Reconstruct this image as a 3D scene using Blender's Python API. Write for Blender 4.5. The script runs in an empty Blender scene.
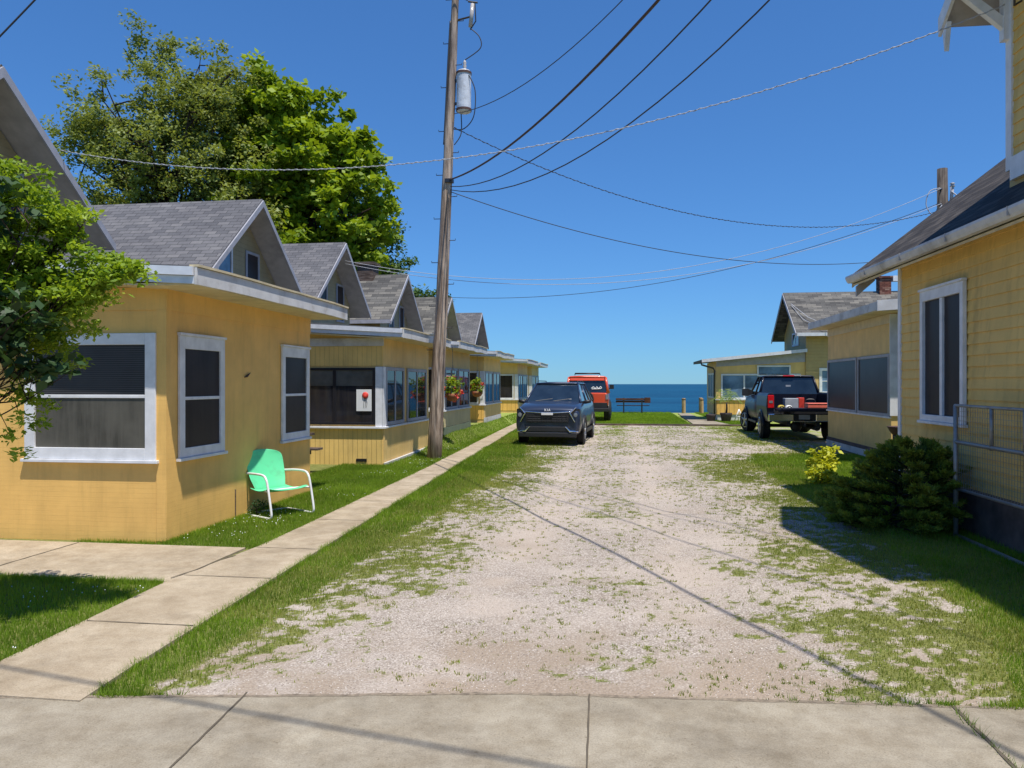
import bpy, math, random
import numpy as np
from mathutils import Vector, Matrix
C = bpy.context.scene.collection
random.seed(7)
R = math.radians

# ------------------------------------------------------------------ materials
def new_mat(name):
    m = bpy.data.materials.new(name); m.use_nodes = True
    nt = m.node_tree; b = nt.nodes['Principled BSDF']
    return m, nt, b
def N(nt, t, **kw):
    n = nt.nodes.new(t)
    for k, v in kw.items():
        if k in n.inputs: n.inputs[k].default_value = v
        else: setattr(n, k, v)
    return n
def L(nt, a, b): nt.links.new(a, b)
def ramp(nt, fac, stops):
    r = nt.nodes.new('ShaderNodeValToRGB'); e = r.color_ramp.elements
    while len(e) < len(stops): e.new(0.5)
    for i, (p, c) in enumerate(stops):
        e[i].position = p; e[i].color = (*c, 1)
    L(nt, fac, r.inputs[0]); return r.outputs[0]
def mul(c, k): return tuple(x*k for x in c)
def mixc(nt, fac, a, b, mode='MIX'):
    n = nt.nodes.new('ShaderNodeMix'); n.data_type = 'RGBA'; n.blend_type = mode
    for s, v in ((0, fac), (6, a), (7, b)):
        if hasattr(v, 'is_output') or hasattr(v, 'links'): L(nt, v, n.inputs[s])
        elif s == 0: n.inputs[0].default_value = v
        else: n.inputs[s].default_value = (*v, 1)
    return n.outputs[2]
def uvmap(nt, sx=1, sy=1, obj=False):
    tc = nt.nodes.new('ShaderNodeTexCoord'); mp = nt.nodes.new('ShaderNodeMapping')
    L(nt, tc.outputs['Object' if obj else 'UV'], mp.inputs[0]); mp.inputs['Scale'].default_value = (sx, sy, sx if obj else 1)
    return mp.outputs[0]
def noise(nt, vec, scale, detail=4, rough=.55):
    n = N(nt, 'ShaderNodeTexNoise'); n.inputs['Scale'].default_value = scale
    n.inputs['Detail'].default_value = detail; n.inputs['Roughness'].default_value = rough
    if vec is not None: L(nt, vec, n.inputs['Vector'])
    return n.outputs[0]
def bump(nt, b, h, strength=.3, dist=.01, prev=None):
    n = nt.nodes.new('ShaderNodeBump'); n.inputs['Strength'].default_value = strength
    n.inputs['Distance'].default_value = dist; L(nt, h, n.inputs['Height'])
    if prev is not None: L(nt, prev, n.inputs['Normal'])
    L(nt, n.outputs[0], b.inputs['Normal']); return n.outputs[0]

def flat(name, col, rough=.6, metal=0, var=.12, scale=6, spec=.5, dirt=None, dirt_amt=.45, dirt_scale=1.3, coat=0):
    """painted surface with mild tonal variation and worn / stained patches"""
    m, nt, b = new_mat(name)
    v = uvmap(nt, obj=True)
    c = ramp(nt, noise(nt, v, scale), [(.3, mul(col, 1-var)), (.7, mul(col, 1+var))])
    if dirt:
        d = ramp(nt, noise(nt, v, dirt_scale, 8, .65), [(.5, (0, 0, 0)), (.72, (dirt_amt,)*3)])
        c = mixc(nt, d, c, dirt)
    L(nt, c, b.inputs['Base Color'])
    b.inputs['Roughness'].default_value = rough; b.inputs['Metallic'].default_value = metal
    b.inputs['Specular IOR Level'].default_value = spec; b.inputs['Coat Weight'].default_value = coat
    b.inputs['Coat Roughness'].default_value = .05
    return m

def siding_mat(name, col, lap=.12, groove=None, lap_shade=.5, dirt=(.25, .2, .12), streak=.35, depth=.012, panel=1.22):
    """painted boards: lap siding (horizontal) or grooved sheet (vertical) or panel seams"""
    m, nt, b = new_mat(name)
    v = uvmap(nt); o = uvmap(nt, obj=True)
    sep = nt.nodes.new('ShaderNodeSeparateXYZ'); L(nt, v, sep.inputs[0])
    def mathn(op, a, k=None, k2=None):
        n = nt.nodes.new('ShaderNodeMath'); n.operation = op
        if hasattr(a, 'links'): L(nt, a, n.inputs[0])
        else: n.inputs[0].default_value = a
        if k is not None: 
            if hasattr(k, 'links'): L(nt, k, n.inputs[1])
            else: n.inputs[1].default_value = k
        return n.outputs[0]
    if groove: f = mathn('FRACT', mathn('DIVIDE', sep.outputs[0], groove))
    elif lap: f = mathn('FRACT', mathn('DIVIDE', sep.outputs[1], lap))
    else: f = mathn('FRACT', mathn('DIVIDE', sep.outputs[0], panel))
    base = ramp(nt, noise(nt, o, 2.2, 8, .6), [(.3, mul(col, .88)), (.7, mul(col, 1.08))])
    # vertical weather streaks
    ms = nt.nodes.new('ShaderNodeMapping'); tc = nt.nodes.new('ShaderNodeTexCoord'); L(nt, tc.outputs['UV'], ms.inputs[0])
    ms.inputs['Scale'].default_value = (5, .5, 1)
    st = ramp(nt, noise(nt, ms.outputs[0], 1.2, 6, .7), [(.5, (0, 0, 0)), (.8, (streak,)*3)])
    base = mixc(nt, st, base, dirt)
    if groove:
        h = ramp(nt, f, [(0, (0, 0, 0)), (.06, (0, 0, 0)), (.1, (1, 1, 1)), (.96, (1, 1, 1))])
        seam_or_shadow = ramp(nt, f, [(0, (1, 1, 1)), (.07, (1, 1, 1)), (.1, (0, 0, 0))])
        base = mixc(nt, mathn('MULTIPLY', seam_or_shadow, .45), base, mul(col, .45))
    elif lap:
        h = ramp(nt, f, [(0, (1, 1, 1)), (.9, (.15, .15, .15)), (.97, (0, 0, 0)), (1, (0, 0, 0))])
        seam_or_shadow = ramp(nt, f, [(.0, (1, 1, 1)), (.05, (0, 0, 0))])
        base = mixc(nt, mathn('MULTIPLY', seam_or_shadow, lap_shade), base, mul(col, .35))  # shadow line under each lap, painted into the board colour
    else:
        h = ramp(nt, f, [(0, (0, 0, 0)), (.006, (0, 0, 0)), (.01, (1, 1, 1))])
        seam_or_shadow = ramp(nt, f, [(0, (1, 1, 1)), (.004, (1, 1, 1)), (.008, (0, 0, 0))])
        base = mixc(nt, mathn('MULTIPLY', seam_or_shadow, .3), base, mul(col, .4))
    L(nt, base, b.inputs['Base Color'])
    b.inputs['Roughness'].default_value = .62; b.inputs['Specular IOR Level'].default_value = .3
    n1 = bump(nt, b, h, .8, depth)
    w = nt.nodes.new('ShaderNodeMapping'); L(nt, tc.outputs['UV'], w.inputs[0]); w.inputs['Scale'].default_value = (3, 60, 1)
    bump(nt, b, noise(nt, w.outputs[0], 1.5, 4), .25, .003, n1)
    return m

def shingle_mat(name, cols, w=.26, h=.125):
    m, nt, b = new_mat(name)
    v = uvmap(nt); o = uvmap(nt, obj=True)
    br = nt.nodes.new('ShaderNodeTexBrick'); L(nt, v, br.inputs['Vector'])
    br.inputs['Scale'].default_value = 1; br.inputs['Brick Width'].default_value = w; br.inputs['Row Height'].default_value = h
    br.inputs['Mortar Size'].default_value = .006; br.inputs['Mortar Smooth'].default_value = .3; br.inputs['Bias'].default_value = -.1
    br.inputs['Color1'].default_value = (0, 0, 0, 1); br.inputs['Color2'].default_value = (1, 1, 1, 1); br.inputs['Mortar'].default_value = (.5, .5, .5, 1)
    br.offset_frequency = 2; br.squash_frequency = 3
    c = ramp(nt, br.outputs[0], [(0, cols[0]), (.5, cols[1]), (1, cols[2])])
    c = mixc(nt, br.outputs[1], c, mul(cols[0], .35))
    g = ramp(nt, noise(nt, o, 140, 2), [(.3, (.72,)*3), (.7, (1.25,)*3)])
    c = mixc(nt, 1, c, g, 'MULTIPLY')
    d = ramp(nt, noise(nt, o, .9, 6, .7), [(.35, (.8, .8, .8)), (.7, (1.15, 1.15, 1.12))])
    c = mixc(nt, 1, c, d, 'MULTIPLY')
    L(nt, c, b.inputs['Base Color']); b.inputs['Roughness'].default_value = .95; b.inputs['Specular IOR Level'].default_value = .2
    sep = nt.nodes.new('ShaderNodeSeparateXYZ'); L(nt, v, sep.inputs[0])
    md = nt.nodes.new('ShaderNodeMath'); md.operation = 'DIVIDE'; md.inputs[1].default_value = h; L(nt, sep.outputs[1], md.inputs[0])
    fr = nt.nodes.new('ShaderNodeMath'); fr.operation = 'FRACT'; L(nt, md.outputs[0], fr.inputs[0])
    inv = nt.nodes.new('ShaderNodeMath'); inv.operation = 'SUBTRACT'; inv.inputs[0].default_value = 1; L(nt, fr.outputs[0], inv.inputs[1])
    n1 = bump(nt, b, inv.outputs[0], .7, .012)
    bump(nt, b, br.outputs[0], .5, .006, n1)
    return m

def leaf_mat(name, dark, light, trans=.35):
    m, nt, b = new_mat(name)
    a = nt.nodes.new('ShaderNodeAttribute'); a.attribute_name = 'tone'
    c = ramp(nt, a.outputs['Fac'], [(0, dark), (1, light)])
    L(nt, c, b.inputs['Base Color']); b.inputs['Roughness'].default_value = .55; b.inputs['Specular IOR Level'].default_value = .35
    t = nt.nodes.new('ShaderNodeBsdfTranslucent'); mx = nt.nodes.new('ShaderNodeMixShader'); mx.inputs[0].default_value = trans
    c2 = mixc(nt, 1, c, (1.35, 1.25, .5), 'MULTIPLY'); L(nt, c2, t.inputs[0])
    L(nt, b.outputs[0], mx.inputs[1]); L(nt, t.outputs[0], mx.inputs[2])
    L(nt, mx.outputs[0], nt.nodes['Material Output'].inputs[0])
    return m

def wood_mat(name, dark, light, sc=(14, 14, 1.2), rough=.85, crack=.6):
    m, nt, b = new_mat(name)
    tc = nt.nodes.new('ShaderNodeTexCoord'); mp = nt.nodes.new('ShaderNodeMapping'); L(nt, tc.outputs['Object'], mp.inputs[0])
    mp.inputs['Scale'].default_value = sc
    f = noise(nt, mp.outputs[0], 1, 8, .65)
    c = ramp(nt, f, [(.32, mul(dark, .5)), (.45, dark), (.65, light)])
    big = ramp(nt, noise(nt, uvmap(nt, obj=True), .8, 4), [(.35, (.75, .75, .78)), (.65, (1.15, 1.1, 1.0))])
    c = mixc(nt, 1, c, big, 'MULTIPLY')
    L(nt, c, b.inputs['Base Color']); b.inputs['Roughness'].default_value = rough; b.inputs['Specular IOR Level'].default_value = .2
    bump(nt, b, f, crack, .02)
    return m

def glass_mat(name, col=(.02, .022, .03), rough=.05, bands=None, band_col=(.12, .12, .13), spec=.5, mesh=True):
    """window pane seen as a dark room: glossy, with blind slats / curtain folds behind an insect screen"""
    m, nt, b = new_mat(name)
    o = uvmap(nt)
    base = ramp(nt, noise(nt, o, 1.7, 4), [(.3, mul(col, .6)), (.7, mul(col, 1.6))])
    if bands == 'slats':
        w = nt.nodes.new('ShaderNodeTexWave'); w.bands_direction = 'Y'; w.inputs['Scale'].default_value = 14; w.inputs['Distortion'].default_value = .3
        L(nt, o, w.inputs[0]); base = mixc(nt, w.outputs[1], base, band_col)
    elif bands == 'folds':
        mp = nt.nodes.new('ShaderNodeMapping'); L(nt, o, mp.inputs[0]); mp.inputs['Scale'].default_value = (3, .25, 1)
        f = ramp(nt, noise(nt, mp.outputs[0], 3, 6, .7), [(.42, (0, 0, 0)), (.75, (1, 1, 1))])
        base = mixc(nt, f, base, band_col)
    L(nt, base, b.inputs['Base Color']); b.inputs['Roughness'].default_value = rough; b.inputs['Specular IOR Level'].default_value = spec
    bump(nt, b, noise(nt, o, .8, 2), .03, .02)
    return m

M = {}
M['yellow'] = siding_mat('ochre painted panel', (.86, .52, .155), lap=.051, depth=.0004, lap_shade=.05, streak=.32, dirt=(.32, .2, .06))
M['yellow_panel'] = siding_mat('yellow sheet panel', (.78, .53, .2), lap=None, streak=.3)
M['yellow_groove'] = siding_mat('yellow grooved sheet', (.86, .58, .19), groove=.1, depth=.006, streak=.35)
M['pale_panel'] = siding_mat('pale yellow sheet', (.68, .57, .31), lap=None, streak=.3)
M['orange_board'] = siding_mat('warm yellow boards', (.90, .53, .14), groove=.2, streak=.4)
M['tan_lap'] = siding_mat('tan lap siding', (.40, .31, .17), lap=.1, depth=.02)
M['gold_lap'] = siding_mat('mustard lap boards', (.76, .52, .17), lap=None, panel=3.7, streak=.55, dirt=(.23, .16, .06))
M['far_lap'] = siding_mat('yellow lap siding', (.52, .37, .15), lap=.14, depth=.02)
M['white'] = flat('white paint', (.74, .74, .76), .5, dirt=(.4, .38, .34), dirt_amt=.25)
M['white_old'] = flat('weathered white paint', (.62, .61, .60), .65, dirt=(.22, .19, .16), dirt_amt=.75, dirt_scale=3)
M['white_metal'] = flat('white metal drip edge', (.7, .71, .74), .3, metal=.1)
M['soffit'] = flat('grey beige soffit', (.42, .39, .38), .7, dirt=(.1, .09, .08), dirt_amt=.4)
M['cream'] = flat('cream painted trim', (.62, .52, .33), .6, dirt=(.3, .25, .15))
M['rake_grey'] = flat('grey white rake board', (.36, .36, .40), .6, dirt=(.2, .2, .2))
M['shingle'] = shingle_mat('grey asphalt shingles', ((.115, .115, .125), (.15, .148, .158), (.185, .18, .185)))
M['shingle_dark'] = shingle_mat('dark brown shingles', ((.04, .036, .036), (.065, .058, .055), (.10, .088, .08)))
M['shingle_worn'] = shingle_mat('worn mottled shingles', ((.085, .083, .08), (.135, .13, .122), (.22, .205, .18)), w=.42, h=.15)
M['membrane'] = flat('porch roofing felt', (.12, .12, .12), .9)
M['pane'] = glass_mat('screened dark pane', (.020, .016, .020), .35, 'folds', (.036, .03, .032), .22)
M['pane_blind'] = glass_mat('pane with blind', (.03, .03, .032), .45, 'slats', (.065, .062, .068), .2)
M['pane_curtain'] = glass_mat('pane with net curtain', (.075, .07, .058), .45, 'folds', (.13, .12, .10), .2)
M['pane_gloss'] = glass_mat('glossy pane', (.02, .02, .026), .04, 'folds', (.045, .04, .036), .55)
M['pane_shade'] = glass_mat('drawn grey shade pane', (.10, .10, .095), .2, None, spec=.5)
M['pane_reflection'] = glass_mat('pane with painted blue reflection', (.12, .2, .3), .1)  # pale blue reflection put into the pane's base colour
M['black_frame'] = flat('black window frame', (.015, .015, .02), .4)
M['foundation'] = flat('stained masonry base', (.12, .085, .075), .9, dirt=(.03, .02, .02), dirt_amt=.7, var=.3)
M['brick'] = shingle_mat('chimney brick', ((.12, .05, .04), (.2, .08, .06), (.3, .2, .16)), w=.21, h=.075)
M['metal_dark'] = flat('dark steel', (.06, .06, .065), .4, metal=.7)
M['galv'] = flat('galvanised pipe', (.32, .31, .30), .5, metal=.5, dirt=(.16, .09, .05), dirt_amt=.7, dirt_scale=5)
M['rust'] = flat('rusty brown iron', (.085, .045, .04), .8, dirt=(.05, .03, .02))
M['transformer'] = flat('grey transformer enamel', (.62, .65, .70), .35, dirt=(.2, .16, .12), dirt_amt=.6, dirt_scale=4)
M['ceramic'] = flat('glazed insulator', (.45, .42, .40), .2)
M['wire_black'] = flat('black cable', (.035, .035, .04), .6)
M['wire_bare'] = flat('bare aluminium cable', (.42, .43, .46), .7)
M['wire_brown'] = flat('dark brown cable', (.06, .035, .03), .6)
M['pole_wood'] = wood_mat('weathered pole wood', (.25, .19, .15), (.60, .49, .40))
M['bench_wood'] = wood_mat('dark bench wood', (.07, .03, .02), (.16, .075, .05), (3, 30, 30))
M['old_wood'] = wood_mat('grey brown planks', (.10, .07, .055), (.22, .17, .14), (3, 25, 25))
M['post_wood'] = wood_mat('pale post wood', (.35, .24, .12), (.6, .46, .27))
M['bark'] = wood_mat('tree bark', (.05, .042, .035), (.13, .11, .09), (9, 9, 2))
M['bark_dark'] = wood_mat('dark twig bark', (.035, .024, .018), (.08, .055, .04), (9, 9, 2))
M['mint'] = flat('mint green enamel', (.13, .66, .33), .4, var=.05, scale=2, dirt=(.12, .25, .12), dirt_amt=.35, dirt_scale=9)
M['white_tube'] = flat('white enamel tube', (.78, .78, .78), .35, dirt=(.4, .25, .15), dirt_amt=.3, dirt_scale=8)
M['terracotta'] = flat('brown basket', (.26, .10, .05), .9)
M['pot'] = flat('dark plant pot', (.05, .035, .035), .7)
M['leaf_maple'] = leaf_mat('bright maple leaves', (.11, .19, .014), (.35, .46, .035), .4)
M['leaf_olive'] = leaf_mat('olive leaves', (.11, .155, .04), (.32, .37, .11), .4)
M['leaf_dark'] = leaf_mat('dark green leaves', (.03, .075, .018), (.12, .20, .045), .3)
M['leaf_lime'] = leaf_mat('fresh lime leaves', (.11, .21, .015), (.38, .50, .05), .45)
M['leaf_deep'] = leaf_mat('deep green broad leaves', (.015, .04, .012), (.06, .12, .04), .25)
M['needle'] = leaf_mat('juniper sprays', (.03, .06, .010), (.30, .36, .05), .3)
M['leaf_yellow'] = leaf_mat('yellow green leaves', (.32, .38, .02), (.62, .62, .05), .35)
M['flower_red'] = leaf_mat('red flowers', (.4, .02, .02), (.7, .05, .04), .2)
M['palm'] = leaf_mat('palm fronds', (.08, .15, .02), (.3, .4, .09), .35)
M['grass'] = leaf_mat('grass blades', (.10, .19, .012), (.32, .47, .04), .45)
M['grass_dry'] = leaf_mat('weedy blades', (.17, .22, .03), (.46, .45, .12), .4)
M['tyre'] = flat('tyre rubber', (.015, .015, .015), .85)
M['rim'] = flat('alloy rim', (.45, .46, .48), .3, metal=.8)
M['chrome'] = flat('chrome', (.75, .76, .78), .12, metal=1, var=.02)
M['car_navy'] = flat('slate blue car paint', (.030, .042, .075), .32, metal=.4, var=.02, coat=.5)
M['truck_navy'] = flat('dark blue truck paint', (.008, .010, .022), .35, metal=0, var=.02, coat=.08, spec=.25)
M['red_paint'] = flat('orange red car paint', (.68, .075, .02), .3, var=.03, coat=.7)
M['black_plastic'] = flat('black plastic', (.018, .018, .02), .5)
M['car_glass'] = glass_mat('tinted car glass', (.012, .02, .03), .03, spec=.8)
M['tail_red'] = flat('red lamp lens', (.55, .01, .015), .15)
M['lens'] = flat('headlamp lens', (.25, .27, .3), .08, metal=.3)
M['coral'] = flat('coral plastic', (.75, .16, .11), .5)
M['red_plastic'] = flat('red plastic', (.6, .05, .03), .4)
M['grey_plastic'] = flat('grey plastic', (.35, .38, .42), .5)
M['yellow_plastic'] = flat('yellow plastic', (.6, .45, .05), .5)
M['paper'] = flat('white card', (.75, .75, .74), .7, var=.03)

# concrete
def concrete_mat(name, a, b_, joint=None):
    m, nt, b = new_mat(name); o = uvmap(nt, obj=True)
    c = ramp(nt, noise(nt, o, 1.1, 10, .7), [(.3, a), (.7, b_)])
    sp = ramp(nt, noise(nt, o, 110, 6, .75), [(.32, (.70, .69, .67)), (.5, (1, 1, 1)), (.68, (1.18, 1.18, 1.16))])
    c = mixc(nt, 1, c, sp, 'MULTIPLY')
    vor = nt.nodes.new('ShaderNodeTexVoronoi'); vor.inputs['Scale'].default_value = 260; L(nt, o, vor.inputs['Vector'])
    v = ramp(nt, vor.outputs['Distance'], [(.1, (.9, .89, .87)), (.45, (1.06, 1.06, 1.06))])
    c = mixc(nt, .8, c, mixc(nt, 1, c, v, 'MULTIPLY'))
    st = ramp(nt, noise(nt, o, .8, 8, .8), [(.48, (0, 0, 0)), (.68, (.6, .6, .6))])
    c = mixc(nt, st, c, mul(a, .62))
    sp2 = ramp(nt, noise(nt, o, 5, 8, .75), [(.40, (1.04, 1.04, 1.03)), (.64, (.82, .79, .74))]); c = mixc(nt, 1, c, sp2, 'MULTIPLY')
    dk = ramp(nt, noise(nt, o, 34, 6, .8), [(.60, (1, 1, 1)), (.70, (.55, .51, .45))]); c = mixc(nt, 1, c, dk, 'MULTIPLY')
    L(nt, c, b.inputs['Base Color']); b.inputs['Roughness'].default_value = .92; b.inputs['Specular IOR Level'].default_value = .2
    bump(nt, b, noise(nt, o, 120, 4), .5, .004)
    return m
M['concrete'] = concrete_mat('old concrete', (.24, .205, .155), (.38, .335, .26))
M['concrete_tan'] = concrete_mat('tan concrete walk', (.34, .275, .195), (.46, .385, .285))
M['groove'] = flat('joint dirt', (.10, .08, .055), .95)

# ------------------------------------------------------------------ mesh builder
class MB:
    def __init__(s): s.v = []; s.f = []; s.m = []; s.cur = 0
    def add(s, vs, fs):
        o = len(s.v); s.v += [tuple(v) for v in vs]; s.f += [tuple(i+o for i in f) for f in fs]; s.m += [s.cur]*len(fs); return s
    def box(s, x0, x1, y0, y1, z0, z1):
        vs = [(x, y, z) for z in (z0, z1) for x, y in ((x0, y0), (x1, y0), (x1, y1), (x0, y1))]
        return s.add(vs, [(3, 2, 1, 0), (4, 5, 6, 7), (0, 1, 5, 4), (1, 2, 6, 5), (2, 3, 7, 6), (3, 0, 4, 7)])
    def ob(s, o, U, Nn, u0, u1, z0, z1, n0, n1):
        """box in a wall frame: along U, up Z, outward Nn"""
        o = Vector(o); U = Vector(U); Nn = Vector(Nn); Z = Vector((0, 0, 1))
        vs = [o+U*u+Z*z+Nn*n for z in (z0, z1) for u, n in ((u0, n0), (u1, n0), (u1, n1), (u0, n1))]
        fs = [(3, 2, 1, 0), (4, 5, 6, 7), (0, 1, 5, 4), (1, 2, 6, 5), (2, 3, 7, 6), (3, 0, 4, 7)]
        if U.cross(Nn).z < 0: fs = [f[::-1] for f in fs]
        return s.add(vs, fs)
    def prism(s, pts, d, flip=False):
        """closed polygon (3D points) extruded by vector d"""
        n = len(pts); a = [Vector(p) for p in pts]; b = [p+Vector(d) for p in a]
        nrm = Vector((0, 0, 0))
        for i in range(n): nrm += a[i].cross(a[(i+1) % n])
        fs = [tuple(range(n)), tuple(range(2*n-1, n-1, -1))] + [(i, i+n, (i+1) % n+n, (i+1) % n) for i in range(n)]
        if nrm.dot(Vector(d)) > 0: fs = [f[::-1] for f in fs]
        return s.add(a+b, fs)
    def tube(s, pts, r, n=8, cap=True, closed=False):
        pts = [Vector(p) for p in pts]; k = len(pts)
        rs = r if isinstance(r, (list, tuple)) else [r]*k
        vs = []; prev = None
        for i, p in enumerate(pts):
            t = (pts[min(i+1, k-1)]-pts[max(i-1, 0)]).normalized()
            if prev is None:
                ref = Vector((0, 0, 1)) if abs(t.z) < .9 else Vector((1, 0, 0))
                u = t.cross(ref).normalized()
            else: u = (prev-t*prev.dot(t)).normalized()
            prev = u; w = t.cross(u)
            vs += [p+(u*math.cos(2*math.pi*j/n)+w*math.sin(2*math.pi*j/n))*rs[i] for j in range(n)]
        fs = [(i*n+j, i*n+(j+1) % n, (i+1)*n+(j+1) % n, (i+1)*n+j) for i in range(k-1) for j in range(n)]
        if cap: fs += [tuple(range(n-1, -1, -1)), tuple(range((k-1)*n, k*n))]
        return s.add(vs, fs)
    def lathe(s, prof, c=(0, 0, 0), n=20, axis='z', cap=True):
        vs = []; k = len(prof)
        for r, h in prof:
            for j in range(n):
                a = 2*math.pi*j/n; x, y = r*math.cos(a), r*math.sin(a)
                p = (x, y, h) if axis == 'z' else ((h, x, y) if axis == 'x' else (y, h, x))
                vs.append((p[0]+c[0], p[1]+c[1], p[2]+c[2]))
        fs = [(i*n+j, i*n+(j+1) % n, (i+1)*n+(j+1) % n, (i+1)*n+j) for i in range(k-1) for j in range(n)]
        if cap: fs += [tuple(range(n-1, -1, -1)), tuple(range((k-1)*n, k*n))]
        return s.add(vs, fs)
    def loft(s, rings, cap=True):
        n = len(rings[0]); k = len(rings); vs = [p for r in rings for p in r]
        fs = [(i*n+j, i*n+(j+1) % n, (i+1)*n+(j+1) % n, (i+1)*n+j) for i in range(k-1) for j in range(n)]
        if cap: fs += [tuple(range(n-1, -1, -1)), tuple(range((k-1)*n, k*n))]
        return s.add(vs, fs)
    def build(s, name, mat, parent=None, origin=(0, 0, 0), smooth=False, bevel=0, fix=False, subsurf=0):
        me = bpy.data.meshes.new(name)
        o = Vector(origin)
        me.from_pydata([tuple(Vector(v)-o) for v in s.v], [], s.f); me.update()
        if fix:
            import bmesh
            bm = bmesh.new(); bm.from_mesh(me); bmesh.ops.recalc_face_normals(bm, faces=bm.faces); bm.to_mesh(me); bm.free()
        uv = me.uv_layers.new(name='UVMap').data
        for p in me.polygons:
            nn = p.normal
            if abs(nn.z) > .995: U = Vector((1, 0, 0)); V = Vector((0, 1, 0))
            else:
                U = Vector((0, 0, 1)).cross(nn).normalized(); V = nn.cross(U)
            for li in p.loop_indices:
                co = me.vertices[me.loops[li].vertex_index].co + o
                uv[li].uv = (co.dot(U), co.dot(V))
        mats = mat if isinstance(mat, list) else [mat]
        for m in mats: me.materials.append(m)
        if len(mats) > 1: me.polygons.foreach_set('material_index', s.m)
        if smooth: me.polygons.foreach_set('use_smooth', [True]*len(me.polygons))
        ob = bpy.data.objects.new(name, me); C.objects.link(ob)
        if parent: ob.parent = parent
        else: ob.location = o
        if bevel:
            b = ob.modifiers.new('bevel', 'BEVEL'); b.width = bevel; b.segments = 2; b.limit_method = 'ANGLE'
        if subsurf:
            q = ob.modifiers.new('sub', 'SUBSURF'); q.levels = q.render_levels = subsurf
        return ob
def thing(name, label, cat, loc=(0, 0, 0), rz=0, group=None):
    o = bpy.data.objects.new(name, None); C.objects.link(o); o.location = loc; o.rotation_euler = (0, 0, rz)
    o['label'] = label; o['category'] = cat
    if group: o['group'] = group
    o.empty_display_size = .2
    return o
def tag(o, label=None, cat=None, group=None, kind=None):
    for k, v in (('label', label), ('category', cat), ('group', group), ('kind', kind)):
        if v: o[k] = v
    return o
def fast_mesh(name, verts, quads, mat, parent=None, tone=None, loc=(0, 0, 0)):
    """numpy verts (n,3), faces (m,k) -> object; tone: per-face float"""
    me = bpy.data.meshes.new(name); k = quads.shape[1]
    me.vertices.add(len(verts)); me.vertices.foreach_set('co', (verts-np.array(loc)).astype(np.float32).ravel())
    me.loops.add(quads.size); me.loops.foreach_set('vertex_index', quads.astype(np.int32).ravel())
    me.polygons.add(len(quads)); me.polygons.foreach_set('loop_start', np.arange(0, quads.size, k, dtype=np.int32))
    me.update(calc_edges=True)
    if tone is not None:
        a = me.attributes.new('tone', 'FLOAT', 'FACE'); a.data.foreach_set('value', tone.astype(np.float32))
    me.materials.append(mat)
    ob = bpy.data.objects.new(name, me); C.objects.link(ob)
    if parent: ob.parent = parent
    else: ob.location = loc
    return ob

# ------------------------------------------------------------------ noise shared by ground colour, blades and stones
def vnoise(x, y, seed=0):
    xi = np.floor(x).astype(np.int64); yi = np.floor(y).astype(np.int64); fx = x-xi; fy = y-yi
    fx = fx*fx*(3-2*fx); fy = fy*fy*(3-2*fy)
    def h(a, b):
        n = (a*374761393+b*668265263+seed*982451653) & 0xffffffff
        n = ((n ^ (n >> 13))*1274126177) & 0xffffffff
        return ((n ^ (n >> 16)) & 0xffff)/65535.
    return (h(xi, yi)*(1-fx)+h(xi+1, yi)*fx)*(1-fy)+(h(xi, yi+1)*(1-fx)+h(xi+1, yi+1)*fx)*fy
def fbm(x, y, s, seed=0, o=4, g=.55):
    t = 0; a = 1; tot = 0
    for i in range(o):
        t = t+a*vnoise(x*s*2**i+i*17.3, y*s*2**i-i*9.1, seed+i); tot += a; a *= g
    return t/tot
def sstep(a, b, x):
    t = np.clip((x-a)/(b-a), 0, 1); return t*t*(3-2*t)

# layout curves in metres (street runs along +Y, the eye stands at the origin)
WALK_L = [(3.2, -3.55), (4, -3.6), (5.8, -3.7), (7.3, -3.58), (14, -3.72), (20, -3.95), (27, -4.2), (33, -4.35)]
WALK_R = [(3.2, -2.72), (4, -2.78), (7.35, -2.93), (14, -3.2), (20, -3.45), (27, -3.73), (33, -3.85)]
GL0 = [(3.6, -2.6), (5.6, -2.5), (10.6, -2.45), (16.4, -2.3), (22, -2.9), (30, -2.7)]      # dense grass to here
GL1 = [(3.6, -1.85), (5.6, -1.2), (10.6, -.95), (16.4, -.2), (22, -.3), (30, .2)]        # scattered grass to here
GR0 = [(3.6, 2.0), (5, 2.45), (7, 2.85), (10.6, 2.85), (17, 2.9), (18.3, 3.3)]
GR1 = [(3.6, .45), (6, .6), (10.6, .55), (17, .6), (18.3, .7)]
def cv(c, y): return np.interp(y, [p[0] for p in c], [p[1] for p in c])
EDGE_Y = 30.6
def front_y(x): return 4.0+(x+.57)*.068+.0*x      # back edge of the cross walk
def grass_density(x, y):
    u = (x-cv(GL0, y))/(cv(GL1, y)-cv(GL0, y)); l = np.interp(u, [-.35, 0, .12, .6, 1, 1.3], [1.2, 1, .66, .42, .2, 0])
    u = (cv(GR0, y)-x)/(cv(GR0, y)-cv(GR1, y)); r = np.interp(u, [-.35, 0, .12, .6, 1, 1.3], [1.2, 1, .60, .36, .20, 0])
    r = np.where(y > 18.3, r*(1-sstep(18.2, 18.9, y)*.55), r)
    far = .22*sstep(12, 24, y)
    mid = .11+far+.10*np.exp(-((x+.1)/.45)**2)*sstep(8, 12, y)
    d = np.maximum(np.maximum(l, r), mid)
    tk = np.exp(-((x+.95)/.4)**2)+np.exp(-((x-.62)/.4)**2); d = d-.12*tk*(d < .5)
    d = np.where(y > EDGE_Y, 1.3, d)
    return d
def grass_mask(x, y):
    d = grass_density(x, y)
    n = .33*fbm(x, y, 1.1, 3, 4, .6)+.27*fbm(x, y, 6, 9, 3, .7)+.40*fbm(x, y, 17, 14, 2, .9)
    n = np.clip((n-.5)*2.5+.5, 0, 1)
    return sstep(-.26, .20, d-n)
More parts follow.
